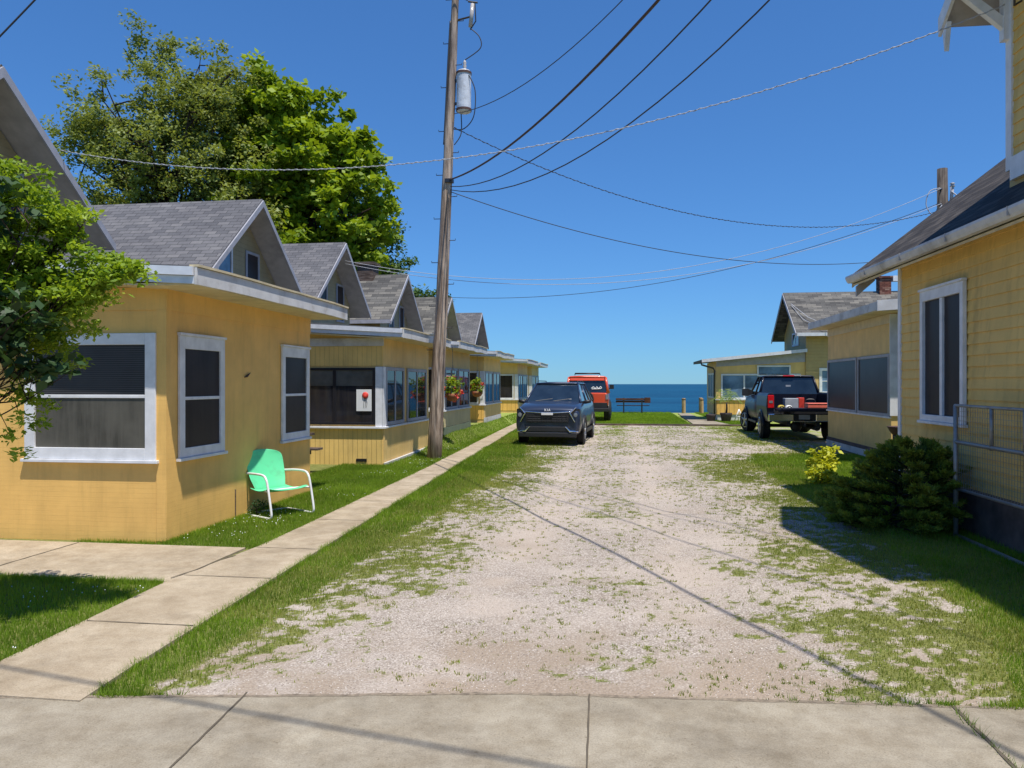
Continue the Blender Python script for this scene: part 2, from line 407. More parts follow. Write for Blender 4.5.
def ground_z(x, y):
    rut = -.018*(np.exp(-((x+.95)/.3)**2)+np.exp(-((x-.62)/.3)**2))*(y > 4)*(y < 30)
    bank = .31*sstep(16.5, 21, y)*sstep(4.25, 4.75, -x)
    drop = -5.8*sstep(44.6, 47.5, y)
    return bank+drop+rut+.02*(fbm(x, y, .8, 5)-.5)

# ------------------------------------------------------------------ ground
def make_ground():
    xs = np.concatenate([np.linspace(-160, -12, 14), np.arange(-11.5, -5, .3), np.arange(-5, 5, .055), np.arange(5, 11.5, .3), np.linspace(12, 160, 14)])
    ys = np.concatenate([np.linspace(-60, 0, 6), np.arange(1, 3.2, .3), np.arange(3.3, 14, .05), np.arange(14, 32, .1), np.arange(32.2, 48, .35)])
    X, Y = np.meshgrid(xs, ys); nx, ny = len(xs), len(ys)
    Z = ground_z(X, Y); V = np.stack([X.ravel(), Y.ravel(), Z.ravel()], 1)
    i = (np.arange(ny-1)[:, None]*nx+np.arange(nx-1)[None, :]).ravel()
    F = np.stack([i, i+1, i+1+nx, i+nx], 1)
    m, nt, b = new_mat('gravel and turf')
    a = nt.nodes.new('ShaderNodeAttribute'); a.attribute_name = 'turf'
    o = uvmap(nt, obj=True)
    vor = nt.nodes.new('ShaderNodeTexVoronoi'); vor.inputs['Scale'].default_value = 70; vor.inputs['Randomness'].default_value = 1; L(nt, o, vor.inputs['Vector'])
    st = ramp(nt, vor.outputs['Color'], [(0, (.31, .265, .22)), (.35, (.45, .395, .335)), (.7, (.55, .49, .43)), (1, (.68, .62, .55))])
    ed = ramp(nt, vor.outputs['Distance'], [(.25, (1, 1, 1)), (.65, (.55, .52, .5))])
    g = mixc(nt, 1, st, ed, 'MULTIPLY')
    dust = ramp(nt, noise(nt, o, .7, 7, .6), [(.45, (0, 0, 0)), (.68, (.75, .75, .75))])
    fine = ramp(nt, noise(nt, o, 55, 5, .7), [(.3, (.41, .34, .28)), (.7, (.57, .50, .43))])
    g = mixc(nt, dust, g, fine)
    tr = nt.nodes.new('ShaderNodeAttribute'); tr.attribute_name = 'track'
    g = mixc(nt, tr.outputs['Fac'], g, mixc(nt, 1, fine, (.92, .90, .88), 'MULTIPLY'))
    so = nt.nodes.new('ShaderNodeAttribute'); so.attribute_name = 'soil'
    g = mixc(nt, so.outputs['Fac'], g, mixc(nt, 1, fine, (.64, .58, .50), 'MULTIPLY'))
    dirt = ramp(nt, noise(nt, o, 1.9, 8, .7), [(.52, (0, 0, 0)), (.75, (.45, .45, .45))])
    g = mixc(nt, dirt, g, (.30, .235, .18))
    tone = ramp(nt, noise(nt, o, 6, 6, .7), [(.3, (.11, .12, .035)), (.7, (.20, .21, .065))])
    fib = ramp(nt, noise(nt, o, 40, 4, .7), [(.3, (.55, .55, .55)), (.7, (1.5, 1.5, 1.4))])
    turf = mixc(nt, 1, tone, fib, 'MULTIPLY')
    far = nt.nodes.new('ShaderNodeAttribute'); far.attribute_name = 'farturf'
    turf = mixc(nt, far.outputs['Fac'], turf, mixc(nt, 1, (.26, .32, .08), fib, 'MULTIPLY'))
    fac = nt.nodes.new('ShaderNodeMath'); fac.operation = 'ADD'
    nz = ramp(nt, noise(nt, o, 34, 3, .7), [(.3, (-.25,)*3), (.7, (.25,)*3)])
    sc = nt.nodes.new('ShaderNodeMath'); sc.operation = 'MULTIPLY_ADD'; L(nt, noise(nt, o, 34, 3, .7), sc.inputs[0]); sc.inputs[1].default_value = 2.0; sc.inputs[2].default_value = -1.02
    L(nt, a.outputs['Fac'], fac.inputs[0]); L(nt, sc.outputs[0], fac.inputs[1])
    k = ramp(nt, fac.outputs[0], [(.35, (0, 0, 0)), (.65, (1, 1, 1))])
    L(nt, mixc(nt, k, g, turf), b.inputs['Base Color']); b.inputs['Roughness'].default_value = .95; b.inputs['Specular IOR Level'].default_value = .15
    n1 = bump(nt, b, vor.outputs['Distance'], .6, .008)
    bump(nt, b, noise(nt, o, 30, 6, .7), .5, .015, n1)
    ob = fast_mesh('ground', V, F, m)
    t = grass_mask(X, Y)
    t = np.where((X < cv(WALK_L, Y)) | (X > 6) & (Y < 18.3), 1., t)
    at = ob.data.attributes.new('turf', 'FLOAT', 'POINT'); at.data.foreach_set('value', t.ravel().astype(np.float32))
    nz = fbm(X, Y, 1.6, 51, 5, .65); cx = .3*(fbm(X*0, Y, .15, 8)-.5)
    tk = (np.exp(-((X+.95+cx)/.38)**2)+np.exp(-((X-.62+cx)/.38)**2))*sstep(.3, .6, nz)*.85; at = ob.data.attributes.new('track', 'FLOAT', 'POINT'); at.data.foreach_set('value', np.clip(tk, 0, 1).ravel().astype(np.float32))
    sl = np.clip((1-sstep(4.0, 5.6, Y-.1*X))*sstep(.3, .6, fbm(X, Y, 2.3, 71, 5, .6))+.35*sstep(.60, .75, fbm(X, Y, 1.1, 72, 5, .6)), 0, .75); at = ob.data.attributes.new('soil', 'FLOAT', 'POINT'); at.data.foreach_set('value', sl.ravel().astype(np.float32))
    fr = sstep(16, 34, Y); at = ob.data.attributes.new('farturf', 'FLOAT', 'POINT'); at.data.foreach_set('value', fr.ravel().astype(np.float32))
    ob.data.polygons.foreach_set('use_smooth', [True]*len(F))
    tag(ob, kind='structure')
make_ground()

def strip(name, left, right, z, mat, thick=.06):
    mb = MB(); n = len(left)
    vs = [(x, y, z) for y, x in left]+[(x, y, z) for y, x in right]+[(x, y, z-thick) for y, x in left]+[(x, y, z-thick) for y, x in right]
    fs = []
    for i in range(n-1):
        fs += [(i, n+i, n+i+1, i+1), (2*n+i, i, i+1, 2*n+i+1), (n+i, 3*n+i, 3*n+i+1, n+i+1)]
    fs += [(0, 2*n, 3*n, n)]
    mb.add(vs, fs); return tag(mb.build(name, mat), kind='structure')
ysamp = [3.55, 3.7, 4, 4.6, 5.2, 5.78, 6.5, 7.14, 8, 9, 10, 11, 12, 13, 14, 16, 18, 20, 23, 27, 30, 33]
wl = [(y, float(cv(WALK_L, y))) for y in ysamp]; wr = [(y, float(cv(WALK_R, y))) for y in ysamp]
strip('footpath', wl, wr, .026, M['concrete_tan'])
mb = MB(); mb.box(-13, -3.69, 5.80, 7.12, -.04, .022); tag(mb.build('cottage_path', M['concrete_tan']), kind='structure')
# front cross walk, rotated slightly
mb = MB()
def fy(x): return 3.98+(x+.57)*.068 if x > -3.2 else 3.80
mb.prism([(-14, 1.6, -.05), (14, 3.3, -.05), (14, 4.95, -.05), (-.57, 3.97, -.05), (-3.2, 3.54, -.05), (-14, 2.7, -.05)], (0, 0, .068))
tag(mb.build('pavement', M['concrete'], fix=True), kind='structure')
mb = MB(); mb.prism([(-60, -6, -.05), (60, 1.2, -.05), (60, 5.6, -.05), (-60, -1.6, -.05)], (0, 0, .03)); tag(mb.build('road', flat('asphalt', (.05, .05, .05), .9), fix=True), kind='structure')
# joints & cracks: shallow dirt filled lines 4 mm up
def crack(name, pts, z, w, seed=0, mat=None):
    rnd = random.Random(seed); P = []
    for (a, b) in zip(pts, pts[1:]):
        n = max(2, int(math.dist(a, b)/.06))
        P += [(a[0]+(b[0]-a[0])*i/n+rnd.uniform(-1, 1)*w*.2, a[1]+(b[1]-a[1])*i/n+rnd.uniform(-1, 1)*w*.2) for i in range(n)]
    P.append(pts[-1]); mb = MB(); vs = []
    for i, p in enumerate(P):
        q = P[min(i+1, len(P)-1)]; o = P[max(i-1, 0)]; d = Vector((q[0]-o[0], q[1]-o[1])).normalized(); h = w*rnd.uniform(.35, .65)
        vs += [(p[0]-d.y*h, p[1]+d.x*h, z), (p[0]+d.y*h, p[1]-d.x*h, z)]
    mb.add(vs, [(2*i, 2*i+1, 2*i+3, 2*i+2) for i in range(len(P)-1)])
    return tag(mb.build(name, mat or M['groove'], fix=True), kind='structure')
crack('pavement_joint', [(-1.95, 3.78), (-1.89, 3.0), (-1.87, 2.4)], .022, .010, 1)
crack('pavement_joint', [(-.16, 4.01), (-.14, 3.28), (-.13, 2.5)], .022, .008, 2)
crack('pavement_joint', [(1.67, 4.12), (1.66, 3.53), (1.65, 2.6)], .022, .016, 3)
crack('pavement_edge_dirt', [(-3.2, 3.54), (-1.8, 3.76), (-.57, 3.97), (1.2, 4.09), (2.6, 4.19)], .0195, .028, 77, flat('edge soil', (.22, .175, .125), .95, var=.4, scale=30))
for i, y in enumerate((4.75, 6.0, 7.12, 8.7, 10.2, 11.8, 13.3, 14.9, 16.5, 18.3, 20)):
    crack('footpath_joint', [(float(cv(WALK_L, y))+.02, y), (float(cv(WALK_R, y))-.02, y)], .030, .010, 10+i)
crack('footpath_joint', [(-5.5, 5.82), (-5.5, 7.1)], .026, .012, 30)
crack('footpath_crack', [(-3.72, 5.9), (-3.66, 6.2), (-3.66, 6.5), (-3.6, 6.75)], .030, .014, 31)

# kerb board at the end of the gravel, lakeside path, water
mb = MB(); mb.box(-2.6, 9, EDGE_Y-.08, EDGE_Y+.06, -.05, .07); tag(mb.build('kerb_timber', M['old_wood']), kind='structure')
strip('lakeside_path', [(EDGE_Y+.1, 2.9), (36, 3.0), (42.6, 3.15)], [(EDGE_Y+.1, 4.4), (36, 3.75), (42.6, 3.75)], .045, M['concrete'])
def lake():
    m, nt, b = new_mat('lake water'); o = uvmap(nt, obj=True)
    mp = nt.nodes.new('ShaderNodeMapping'); L(nt, o, mp.inputs[0]); mp.inputs['Scale'].default_value = (.012, .045, 1)
    c = ramp(nt, noise(nt, mp.outputs[0], 1, 10, .7), [(.38, (.004, .044, .098)), (.62, (.008, .080, .155))])
    L(nt, c, b.inputs['Base Color']); b.inputs['Roughness'].default_value = .5; b.inputs['Specular IOR Level'].default_value = .1
    n1 = bump(nt, b, noise(nt, o, .9, 8, .65), .9, .5)
    mb = MB(); mb.add([(-30000, 44, -5.5), (30000, 44, -5.5), (30000, 40000, -5.5), (-30000, 40000, -5.5)], [(0, 1, 2, 3)])
    tag(mb.build('lake_water', m), kind='structure')
lake()

# ------------------------------------------------------------------ grass, weeds, stones
def frustum_ok(x, y):
    a = math.atan(108/760.); d = -math.sin(a)*x+math.cos(a)*y; l = math.cos(a)*x+math.sin(a)*y
    return np.abs(l/d) < .78
def blades(name, x, y, ln, w, mat, seed, lean=.5, z0=0.):
    r = np.random.RandomState(seed); n = len(x); z = ground_z(x, y)+z0
    a = r.rand(n)*2*np.pi; b = r.rand(n)*2*np.pi; ln = ln*(.5+r.rand(n)); w = w*(.6+.8*r.rand(n))
    px, py = np.cos(a)*w, np.sin(a)*w; lx, ly = np.cos(b)*ln*lean*r.rand(n), np.sin(b)*ln*lean*r.rand(n)
    V = np.empty((n, 3, 3)); V[:, 0] = np.stack([x-px, y-py, z-.004], 1); V[:, 1] = np.stack([x+px, y+py, z-.004], 1); V[:, 2] = np.stack([x+lx, y+ly, z+ln*.9], 1)
    F = np.arange(3*n).reshape(n, 3)
    tn = np.clip(.0+.9*fbm(x, y, 1.4, 77)+.6*(r.rand(n)-.5), 0, 1)
    return fast_mesh(name, V.reshape(-1, 3), F, mat, tone=tn)
def on_paving(x, y, m=.015):
    w = (x > cv(WALK_L, y)+m) & (x < cv(WALK_R, y)-m) & (y < 33)
    p = (x < -3.6) & (y > 5.80+m) & (y < 7.12-m)
    fr = y < np.where(x > -3.2, np.interp(x, [-3.2, -.57, 14], [3.54, 3.97, 4.95]), 3.54)+.01-m
    hz = (x < -4.68) & (y > 7.28) & (y < 11)
    lp = (y > EDGE_Y) & (x > 2.85) & (x < 4.2)
    return w | p | fr | hz | lp
def scatter():
    r = np.random.RandomState(5)
    def pick(n, x0, x1, y0, y1):
        x = r.uniform(x0, x1, n); y = r.uniform(y0, y1, n); k = frustum_ok(x, y) & ~on_paving(x, y); return x[k], y[k]
    GX, GY, LN, W = [], [], [], []
    for (n, y0, y1, ln, w) in ((420000, 3.3, 8, .042, .0026), (420000, 8, 15, .045, .0036), (330000, 15, 30.4, .05, .006), (110000, 30.7, 44.5, .06, .012)):
        x, y = pick(n, -5.6, 5.5, y0, y1)
        inlawn = (x < cv(WALK_L, y)); t = grass_mask(x, y); t = np.where(inlawn, 1, t)
        dn = np.where(inlawn, 1, grass_density(x, y))
        k = (r.rand(len(x)) < t**1.4*np.clip(.3+dn*.8, 0, 1)) & ~((x < -4.7) & (y > 14.9)) & (x < 5.4)
        x, y = x[k], y[k]; GX.append(x); GY.append(y); LN.append(np.full(len(x), ln)*(.45+.55*np.clip(dn[k], 0, 1))); W.append(np.full(len(x), w))
    x = np.concatenate(GX); y = np.concatenate(GY); ln = np.concatenate(LN); w = np.concatenate(W)
    tx = r.uniform(-2.0, 2.6, 5200); ty = 3.8+26*r.rand(5200)**1.5; kk = fbm(tx, ty, 1.2, 33) > .42; tx, ty = tx[kk], ty[kk]
    tx = np.repeat(tx, 9)+r.normal(0, .012, len(tx)*9); ty = np.repeat(ty, 9)+r.normal(0, .012, len(ty)*9)
    kk = ~on_paving(tx, ty); tx, ty = tx[kk], ty[kk]; x = np.concatenate([x, tx]); y = np.concatenate([y, ty]); ln = np.concatenate([ln, np.full(len(tx), .022)]); w = np.concatenate([w, .0022+.00022*ty])
    dd = grass_density(x, y)*(x > cv(WALK_L, y))+(x < cv(WALK_L, y))*1.; dry = ((dd < .7) & (r.rand(len(x)) < .85)) | ((dd < 1.15) & (y > 5) & (r.rand(len(x)) < .3+.35*(fbm(x, y, .8, 91) > .5)) & (x > cv(WALK_L, y)))
    tag(blades('grass', x[~dry], y[~dry], ln[~dry], w[~dry], M['grass'], 1), 'short green grass on the verges and lawns beside the gravel', 'grass', kind='stuff')
    tag(blades('weeds', x[dry], y[dry], ln[dry]*.7, w[dry]*1.3, M['grass_dry'], 2), 'thin dry weeds growing up through the gravel drive', 'weeds', kind='stuff')
    # taller ragged tufts along path edges
    ex, ey = [], []
    for c, s in ((WALK_L, -1), (WALK_R, 1)):
        yy = r.uniform(3.7, 20, 9000); off = np.abs(r.normal(0, .035, 9000)); xx = cv(c, yy)+s*(off-.02); k = ~((yy > 5.78) & (yy < 7.14) & (s < 0)); k &= fbm(xx, yy, 3, 40) > .42
        ex.append(xx[k]); ey.append(yy[k])
    xx = r.uniform(-2.7, 2.6, 9000); yy = np.interp(xx, [-3.2, -.57, 14], [3.54, 3.97, 4.95])+np.abs(r.normal(0, .03, 9000))-.01; k = grass_mask(xx, yy) > .4; ex.append(xx[k]); ey.append(yy[k])
    yy = r.uniform(7.2, 11, 4000); ex.append(-4.64+np.abs(r.normal(0, .03, 4000))); ey.append(yy)
    xx = r.uniform(-6, -3.72, 4000); ex.append(xx); ey.append(5.79-np.abs(r.normal(0, .025, 4000)))
    yy = r.uniform(3.0, 4.1, 260); ex.append(1.66+r.normal(0, .008, 260)); ey.append(yy)
    x = np.concatenate(ex); y = np.concatenate(ey)
    tag(blades('edge_grass', x, y, np.full(len(x), .05), np.full(len(x), .003), M['grass'], 3, .9), 'longer ragged grass along the edges of the concrete paths', 'grass', kind='stuff')
    # clover flowers
    x = r.uniform(-4.6, -3.7, 520); y = r.uniform(7.2, 19, 520); x2 = r.uniform(-5.5, -3.65, 120); y2 = r.uniform(3.8, 5.7, 120); x = np.concatenate([x, x2]); y = np.concatenate([y, y2])
    k = (x < cv(WALK_L, y)-.03) & (fbm(x, y, 1.5, 21) > .56); x, y = x[k], y[k]; n = len(x); s = .0055; z = ground_z(x, y)+.035
    V = np.empty((n, 4, 3)); 
    for j, (dx, dy, dz) in enumerate(((-1, 0, 0), (0, -1, .3), (1, 0, 0), (0, 1, 1.2))): V[:, j] = np.stack([x+dx*s, y+dy*s, z+dz*s], 1)
    tag(fast_mesh('clover_flowers', V.reshape(-1, 3), np.arange(4*n).reshape(n, 4), M['paper']), 'tiny white clover flowers dotted in the lawn by the cottages', 'flowers', kind='stuff')
    # loose stones
    m, nt, b = new_mat('loose stones'); a = nt.nodes.new('ShaderNodeAttribute'); a.attribute_name = 'tone'
    L(nt, ramp(nt, a.outputs['Fac'], [(0, (.16, .125, .10)), (.5, (.40, .34, .29)), (1, (.66, .60, .53))]), b.inputs['Base Color']); b.inputs['Roughness'].default_value = .9
    P = []
    for (n, y0, y1, s) in ((90000, 3.6, 8, .0032), (70000, 8, 16, .0050), (35000, 16, 30.4, .009)):
        x, y = pick(n, -2.6, 5, y0, y1); t = grass_mask(x, y); cl = fbm(x, y, .9, 61, 4)
        k = (r.rand(len(x)) > t*.9) & (r.rand(len(x)) < sstep(.3, .65, cl)+.12) & (x < cv(GR0, y)+.3); x, y = x[k], y[k]
        P.append(np.stack([x, y, s*(.5+1.1*r.rand(len(x))**2)], 1))
    P = np.concatenate(P); n = len(P); z = ground_z(P[:, 0], P[:, 1])
    oct_ = np.array([(1, 0, 0), (0, 1, 0), (-1, 0, 0), (0, -1, 0), (0, 0, .7), (0, 0, -.7)])
    an = r.rand(n)*6.28; ca, sa = np.cos(an), np.sin(an); V = np.empty((n, 6, 3))
    for j, v in enumerate(oct_):
        sx = 1+.5*r.rand(n); q = v[0]*sx*P[:, 2]; w_ = v[1]*P[:, 2]*(.7+.5*r.rand(n))
        V[:, j, 0] = P[:, 0]+q*ca-w_*sa; V[:, j, 1] = P[:, 1]+q*sa+w_*ca; V[:, j, 2] = z+P[:, 2]*(.25+v[2]*(.7+.5*r.rand(n)))
    f = np.array([(0, 1, 4), (1, 2, 4), (2, 3, 4), (3, 0, 4)])
    F = (np.arange(n)[:, None, None]*6+f[None]).reshape(-1, 3)
    tag(fast_mesh('gravel', V.reshape(-1, 3), F, m, tone=np.repeat(r.rand(n), 4)), 'loose pale crushed stones lying over the drive', 'gravel', kind='stuff')
scatter()

# ------------------------------------------------------------------ windows
def window(par, org, P, U, Nn, W, H, fw=.09, bars=(), mull=(), frame='white', pane='pane', sill=True, d=.032, header=0, panes=None, name='window'):
    """P: lower left corner on the wall, U along wall, Nn outward. bars: heights (0..1) of rails, mull: positions (0..1) of mullions"""
    f = MB(); k = .035
    f.ob(P, U, Nn, 0, fw, 0, H, .004, d); f.ob(P, U, Nn, W-fw, W, 0, H, .004, d)
    f.ob(P, U, Nn, fw, W-fw, 0, fw, .004, d); f.ob(P, U, Nn, fw, W-fw, H-fw-header, H, .004, d)
    hh = H-2*fw-header
    for b in bars: f.ob(P, U, Nn, fw, W-fw, fw+hh*b-k/2, fw+hh*b+k/2, .008, d*.7)
    for q in mull: f.ob(P, U, Nn, fw+(W-2*fw)*q-k, fw+(W-2*fw)*q+k, fw+.001, H-fw-header-.001, .008, d*.8)
    # sash stiles set back
    if header: f.ob(P, U, Nn, -.01, W+.01, H, H+.03, .004, d+.02)
    w = f.build(name, M[frame], par, org, bevel=.004)
    if panes:
        for (a, b, mm) in panes:
            g = MB(); g.ob(P, U, Nn, fw-.005, W-fw+.005, fw+hh*a, fw+hh*b, .003, .012); g.build('pane', M[mm], w, (0, 0, 0)).location = (0, 0, 0)
    else:
        g = MB(); g.ob(P, U, Nn, fw-.005, W-fw+.005, fw-.005, H-fw-header+.005, .003, .012); g.build('pane', M[pane], w)
    # panes were built in world coordinates: shift into the parent frame
    for ch in [o for o in bpy.data.objects if o.parent == w]:
        for v in ch.data.vertices: v.co -= Vector(org)
    if sill:
        s = MB(); s.ob(P, U, Nn, -.03, W+.03, -.035, -.002, .004, d+.022); sl = s.build('sill', M[frame], w, org, bevel=.004)
    return w
XU, YU = (1, 0, 0), (0, 1, 0)
EX, WX, SY = (1, 0, 0), (-1, 0, 0), (0, -1, 0)     # outward normals: east (+X), west (-X), south (-Y, towards the eye)

def gable_body(par, org, yc, half=2.1, xr=-7.6, xw=-8.1, xb=-16.5, za=5.62, pitch=.86, wins=(), shingle='shingle', z0=0, ends='clean'):
    ze = za-half*pitch; hw = half-.42; zw = za-.16-hw*pitch
    w = MB(); w.prism([(xw, yc-hw, z0-.3), (xw, yc-hw, zw), (xw, yc, za-.16), (xw, yc+hw, zw), (xw, yc+hw, z0-.3)], (xb-xw, 0, 0)); w.build('wall', M['tan_lap'], par, org, fix=True)
    r = MB(); t = .09
    for s in (-1, 1):
        r.prism([(xr, yc, za), (xr, yc+s*half, ze), (xr, yc+s*half, ze-t), (xr, yc, za-t*1.2)], (xb-.4-xr, 0, 0))
    ro = r.build('roof', M[shingle], par, org, fix=True)
    k = MB()
    for s in (-1, 1):      # rake boards proud of the roof edge
        k.prism([(xr+.002, yc+s*.0, za-.03), (xr+.002, yc+s*(half+.02), ze-.03-.02*pitch), (xr+.002, yc+s*(half+.02), ze-.165), (xr+.002, yc, za-.165)], (.03, 0, 0))
    k.build('rake_board', M['rake_grey'], ro, org, fix=True)
    sf = MB()
    for s in (-1, 1):
        sf.prism([(xr-.003, yc, za-t*1.2-.01), (xr-.003, yc+s*(half-.005), ze-t-.01), (xr-.003, yc+s*(half-.005), ze-t-.03), (xr-.003, yc, za-t*1.2-.03)], (xb-xr+.3, 0, 0))
    sf.build('soffit', M['soffit'], ro, org, fix=True)
    fz = MB()
    for s in (-1, 1): fz.box(xb-.4, xr-.01, yc+s*(half+.003), yc+s*(half+.028), ze-.13, ze-.005)
    fz.build('eave_board', M['rake_grey'], ro, org, fix=True)
    for (y, z, W, H, pn) in wins:
        window(par, org, (xw, y, z), YU, EX, W, H, .06, pane=pn, sill=False, frame='rake_grey' if pn != 'pane_reflection' else 'white')
    return ze

def porch(par, org, y0, y1, xw, xb=-8.4, ze=2.66, z0=0., over=.5, fo=.29, wallmat='yellow_panel', fascia='white_old', lower=None, thick=.17, zbk=None):
    zbk = zbk or ze+.24
    w = MB(); w.prism([(xw, y0, z0-.02), (xw, y0, ze), (xb, y0, zbk-.05), (xb, y0, z0-.02)], (0, y1-y0, 0)); wo = w.build('porch_wall', M[wallmat], par, org, fix=True)
    xe = xw+over; sl = (zbk-ze)/(xb-xw)
    r = MB(); r.prism([(xe, y0-fo, ze+.16), (xb, y0-fo, zbk+.2), (xb, y0-fo, zbk+.02), (xe, y0-fo, ze+.03)], (0, y1-y0+fo+.17, 0)); ro = r.build('porch_roof', M['membrane'], par, org, fix=True)
    rnd = random.Random(int(y0*10))
    f = MB()
    n = 7; yy = [y0-fo-.03+(y1+.2-y0+fo)*i/n for i in range(n+1)]; zz = [rnd.uniform(-.018, .018) for _ in yy]   # sagging street fascia
    for i in range(n):
        f.prism([(xe+.003, yy[i], ze-.02+zz[i]), (xe+.003, yy[i+1], ze-.02+zz[i+1]), (xe+.003, yy[i+1], ze+.15+zz[i+1]), (xe+.003, yy[i], ze+.15+zz[i])], (.028, 0, 0))
    f.build('fascia', M[fascia], ro, org, fix=True)
    e = MB()
    for i in range(n):
        e.prism([(xe-.05, yy[i], ze+.155+zz[i]), (xe-.05, yy[i+1], ze+.155+zz[i+1]), (xe-.05, yy[i+1], ze+.178+zz[i+1]), (xe-.05, yy[i], ze+.178+zz[i])], (.1, 0, 0))
    e.build('drip_edge', M['cream'], ro, org, fix=True)
    g = MB()    # front fascia steps with the roof slope
    for (a, b, n0) in ((.0, .075, .0), (.08, .165, .03)):
        g.prism([(xe-.0, y0-fo-.003-n0, ze-.02+a), (xb, y0-fo-.003-n0, zbk-.02+a), (xb, y0-fo-.003-n0, zbk-.02+b), (xe, y0-fo-.003-n0, ze-.02+b)], (0, -.03, 0))
    g.build('front_fascia', M['white_metal'], ro, org, fix=True)
    s = MB(); s.box(xw-.1, xe-.002, y0-fo+.002, y1+.16, ze-.025, ze+.0); s.prism([(xw-.1, y0-fo+.002, ze-.022), (xb, y0-fo+.002, zbk-.03), (xb, y0-fo+.002, zbk-.005), (xw-.1, y0-fo+.002, ze+.001)], (0, fo-.004, 0))
    s.build('soffit', M['cream'], ro, org, fix=True)
    return wo, ro

GRP = 'yellow cottages in a row along the left of the drive'
# --- cottage 1 (nearest left)
o1 = (-6.5, 9.1, 0)
c1 = thing('cottage', 'ochre yellow cottage nearest on the left, with white sash windows, behind the mint green chair', 'house', o1, 0, GRP)
gable_body(c1, o1, 8.45, wins=[(7.4, 3.5, .62, 1.05, 'pane_reflection'), (8.75, 3.5, .6, 1.05, 'pane')])
pw, pr = porch(c1, o1, 7.3, 10.99, -4.66, wallmat='yellow')
fr = MB(); fr.box(-4.659, -4.648, 7.29, 10.99, 2.42, 2.655); fr.box(-8.39, -4.66, 7.288, 7.2985, 2.42, 2.655); fr.build('frieze_board', M['yellow'], c1, o1)
cb = MB(); cb.box(-4.662, -4.650, 7.285, 7.38, .02, 2.42); cb.box(-4.76, -4.662, 7.285, 7.298, .02, 2.42); cb.build('corner_board', M['yellow'], c1, o1)
P2_ = [(0, .5, 'pane_curtain'), (.5, 1, 'pane_blind')]
window(c1, o1, (-6.27, 7.298, .86), XU, SY, 1.51, 1.32, .12, (.5,), panes=P2_)
window(c1, o1, (-4.66, 7.5, .86), YU, EX, .93, 1.31, .10, (.5,), header=.04)
window(c1, o1, (-4.66, 9.98, .86), YU, EX, .93, 1.31, .10, (.5,), header=.04)
nb = MB(); nb.tube([(-4.655, 8.95, 1.735), (-4.64, 8.98, 1.745), (-4.642, 9.02, 1.765), (-4.65, 9.09, 1.79)], [.006, .014, .012, .005], 6); nb.build('wall_ornament', M['rust'], c1, o1, smooth=True)
# rear side of porch 1 (seen mirrored in the next cottage's panes)
window(c1, o1, (-6.6, 10.99, .86), WX, (0, 1, 0), .9, 1.3, .10, (.5,))
st = MB(); st.box(-4.72, -4.655, 8.72, 8.74, 0, .36); st.build('wooden_stake', M['old_wood'], c1, o1)
# --- cottage 2
o2 = (-6.5, 16.6, 0)
c2 = thing('cottage', 'yellow cottage just before the utility pole with black framed sliding windows facing the viewer', 'house', o2, 0, GRP)
gable_body(c2, o2, 15.4, wins=[(14.4, 3.5, .62, 1.02, 'pane_reflection'), (15.6, 3.45, .62, 1.12, 'pane')])
pw, pr = porch(c2, o2, 14.9, 18.6, -4.76, ze=2.6, thick=.15)
fp = MB(); fp.box(-8.38, -4.765, 14.885, 14.898, .0, .78); fp.box(-8.38, -4.765, 14.885, 14.898, 2.02, 2.42); fp.build('front_panel', M['yellow_groove'], c2, o2)
tr = MB(); tr.box(-8.38, -4.74, 14.875, 14.898, 2.425, 2.585); tr.build('frieze_board', M['white_old'], c2, o2, bevel=.004)
window(c2, o2, (-8.1, 14.898, .82), XU, SY, 1.6, 1.16, .05, mull=(.5,), frame='black_frame', pane='pane_gloss', sill=False)
wm = window(c2, o2, (-6.42, 14.898, .82), XU, SY, 1.5, 1.16, .05, mull=(.42,), frame='black_frame', panes=[(0, .70, 'pane_gloss'), (.70, 1, 'pane_shade')], sill=False)
cp = MB(); cp.box(-4.91, -4.745, 14.86, 14.898, .78, 2.0); cp.box(-4.759, -4.735, 14.86, 15.02, .78, 2.0); cp.build('corner_post', M['white'], c2, o2, bevel=.004)
sl = MB(); sl.box(-8.38, -4.71, 14.82, 14.898, .745, .785); sl.box(-4.76, -4.70, 14.898, 18.6, .745, .785); sl.build('sill', M['white'], c2, o2, bevel=.005)
for (ya, yb) in ((15.03, 16.35), (16.6, 18.3)): window(c2, o2, (-4.76, ya, .80), YU, EX, yb-ya, 1.2, .07, mull=(.5,), pane='pane_gloss', sill=False, frame='rake_grey')
sk = MB(); sk.prism([(-4.70, 14.9, .0), (-4.70, 18.6, .0), (-4.70, 18.6, .10), (-4.70, 14.9, .05)], (-.05, 0, 0)); sk.build('skirt_board', M['white_old'], c2, o2, fix=True)
gp = MB(); gp.box(-4.7595, -4.752, 14.9, 18.6, .785, .80); gp.box(-4.76, -4.745, 14.9, 14.99, 0.02, .74); gp.build('corner_board', M['yellow_panel'], c2, o2)
vt = MB(); vt.box(-5.32, -5.1, 14.872, 14.884, .07, .13); vt.build('vent', M['black_frame'], c2, o2)
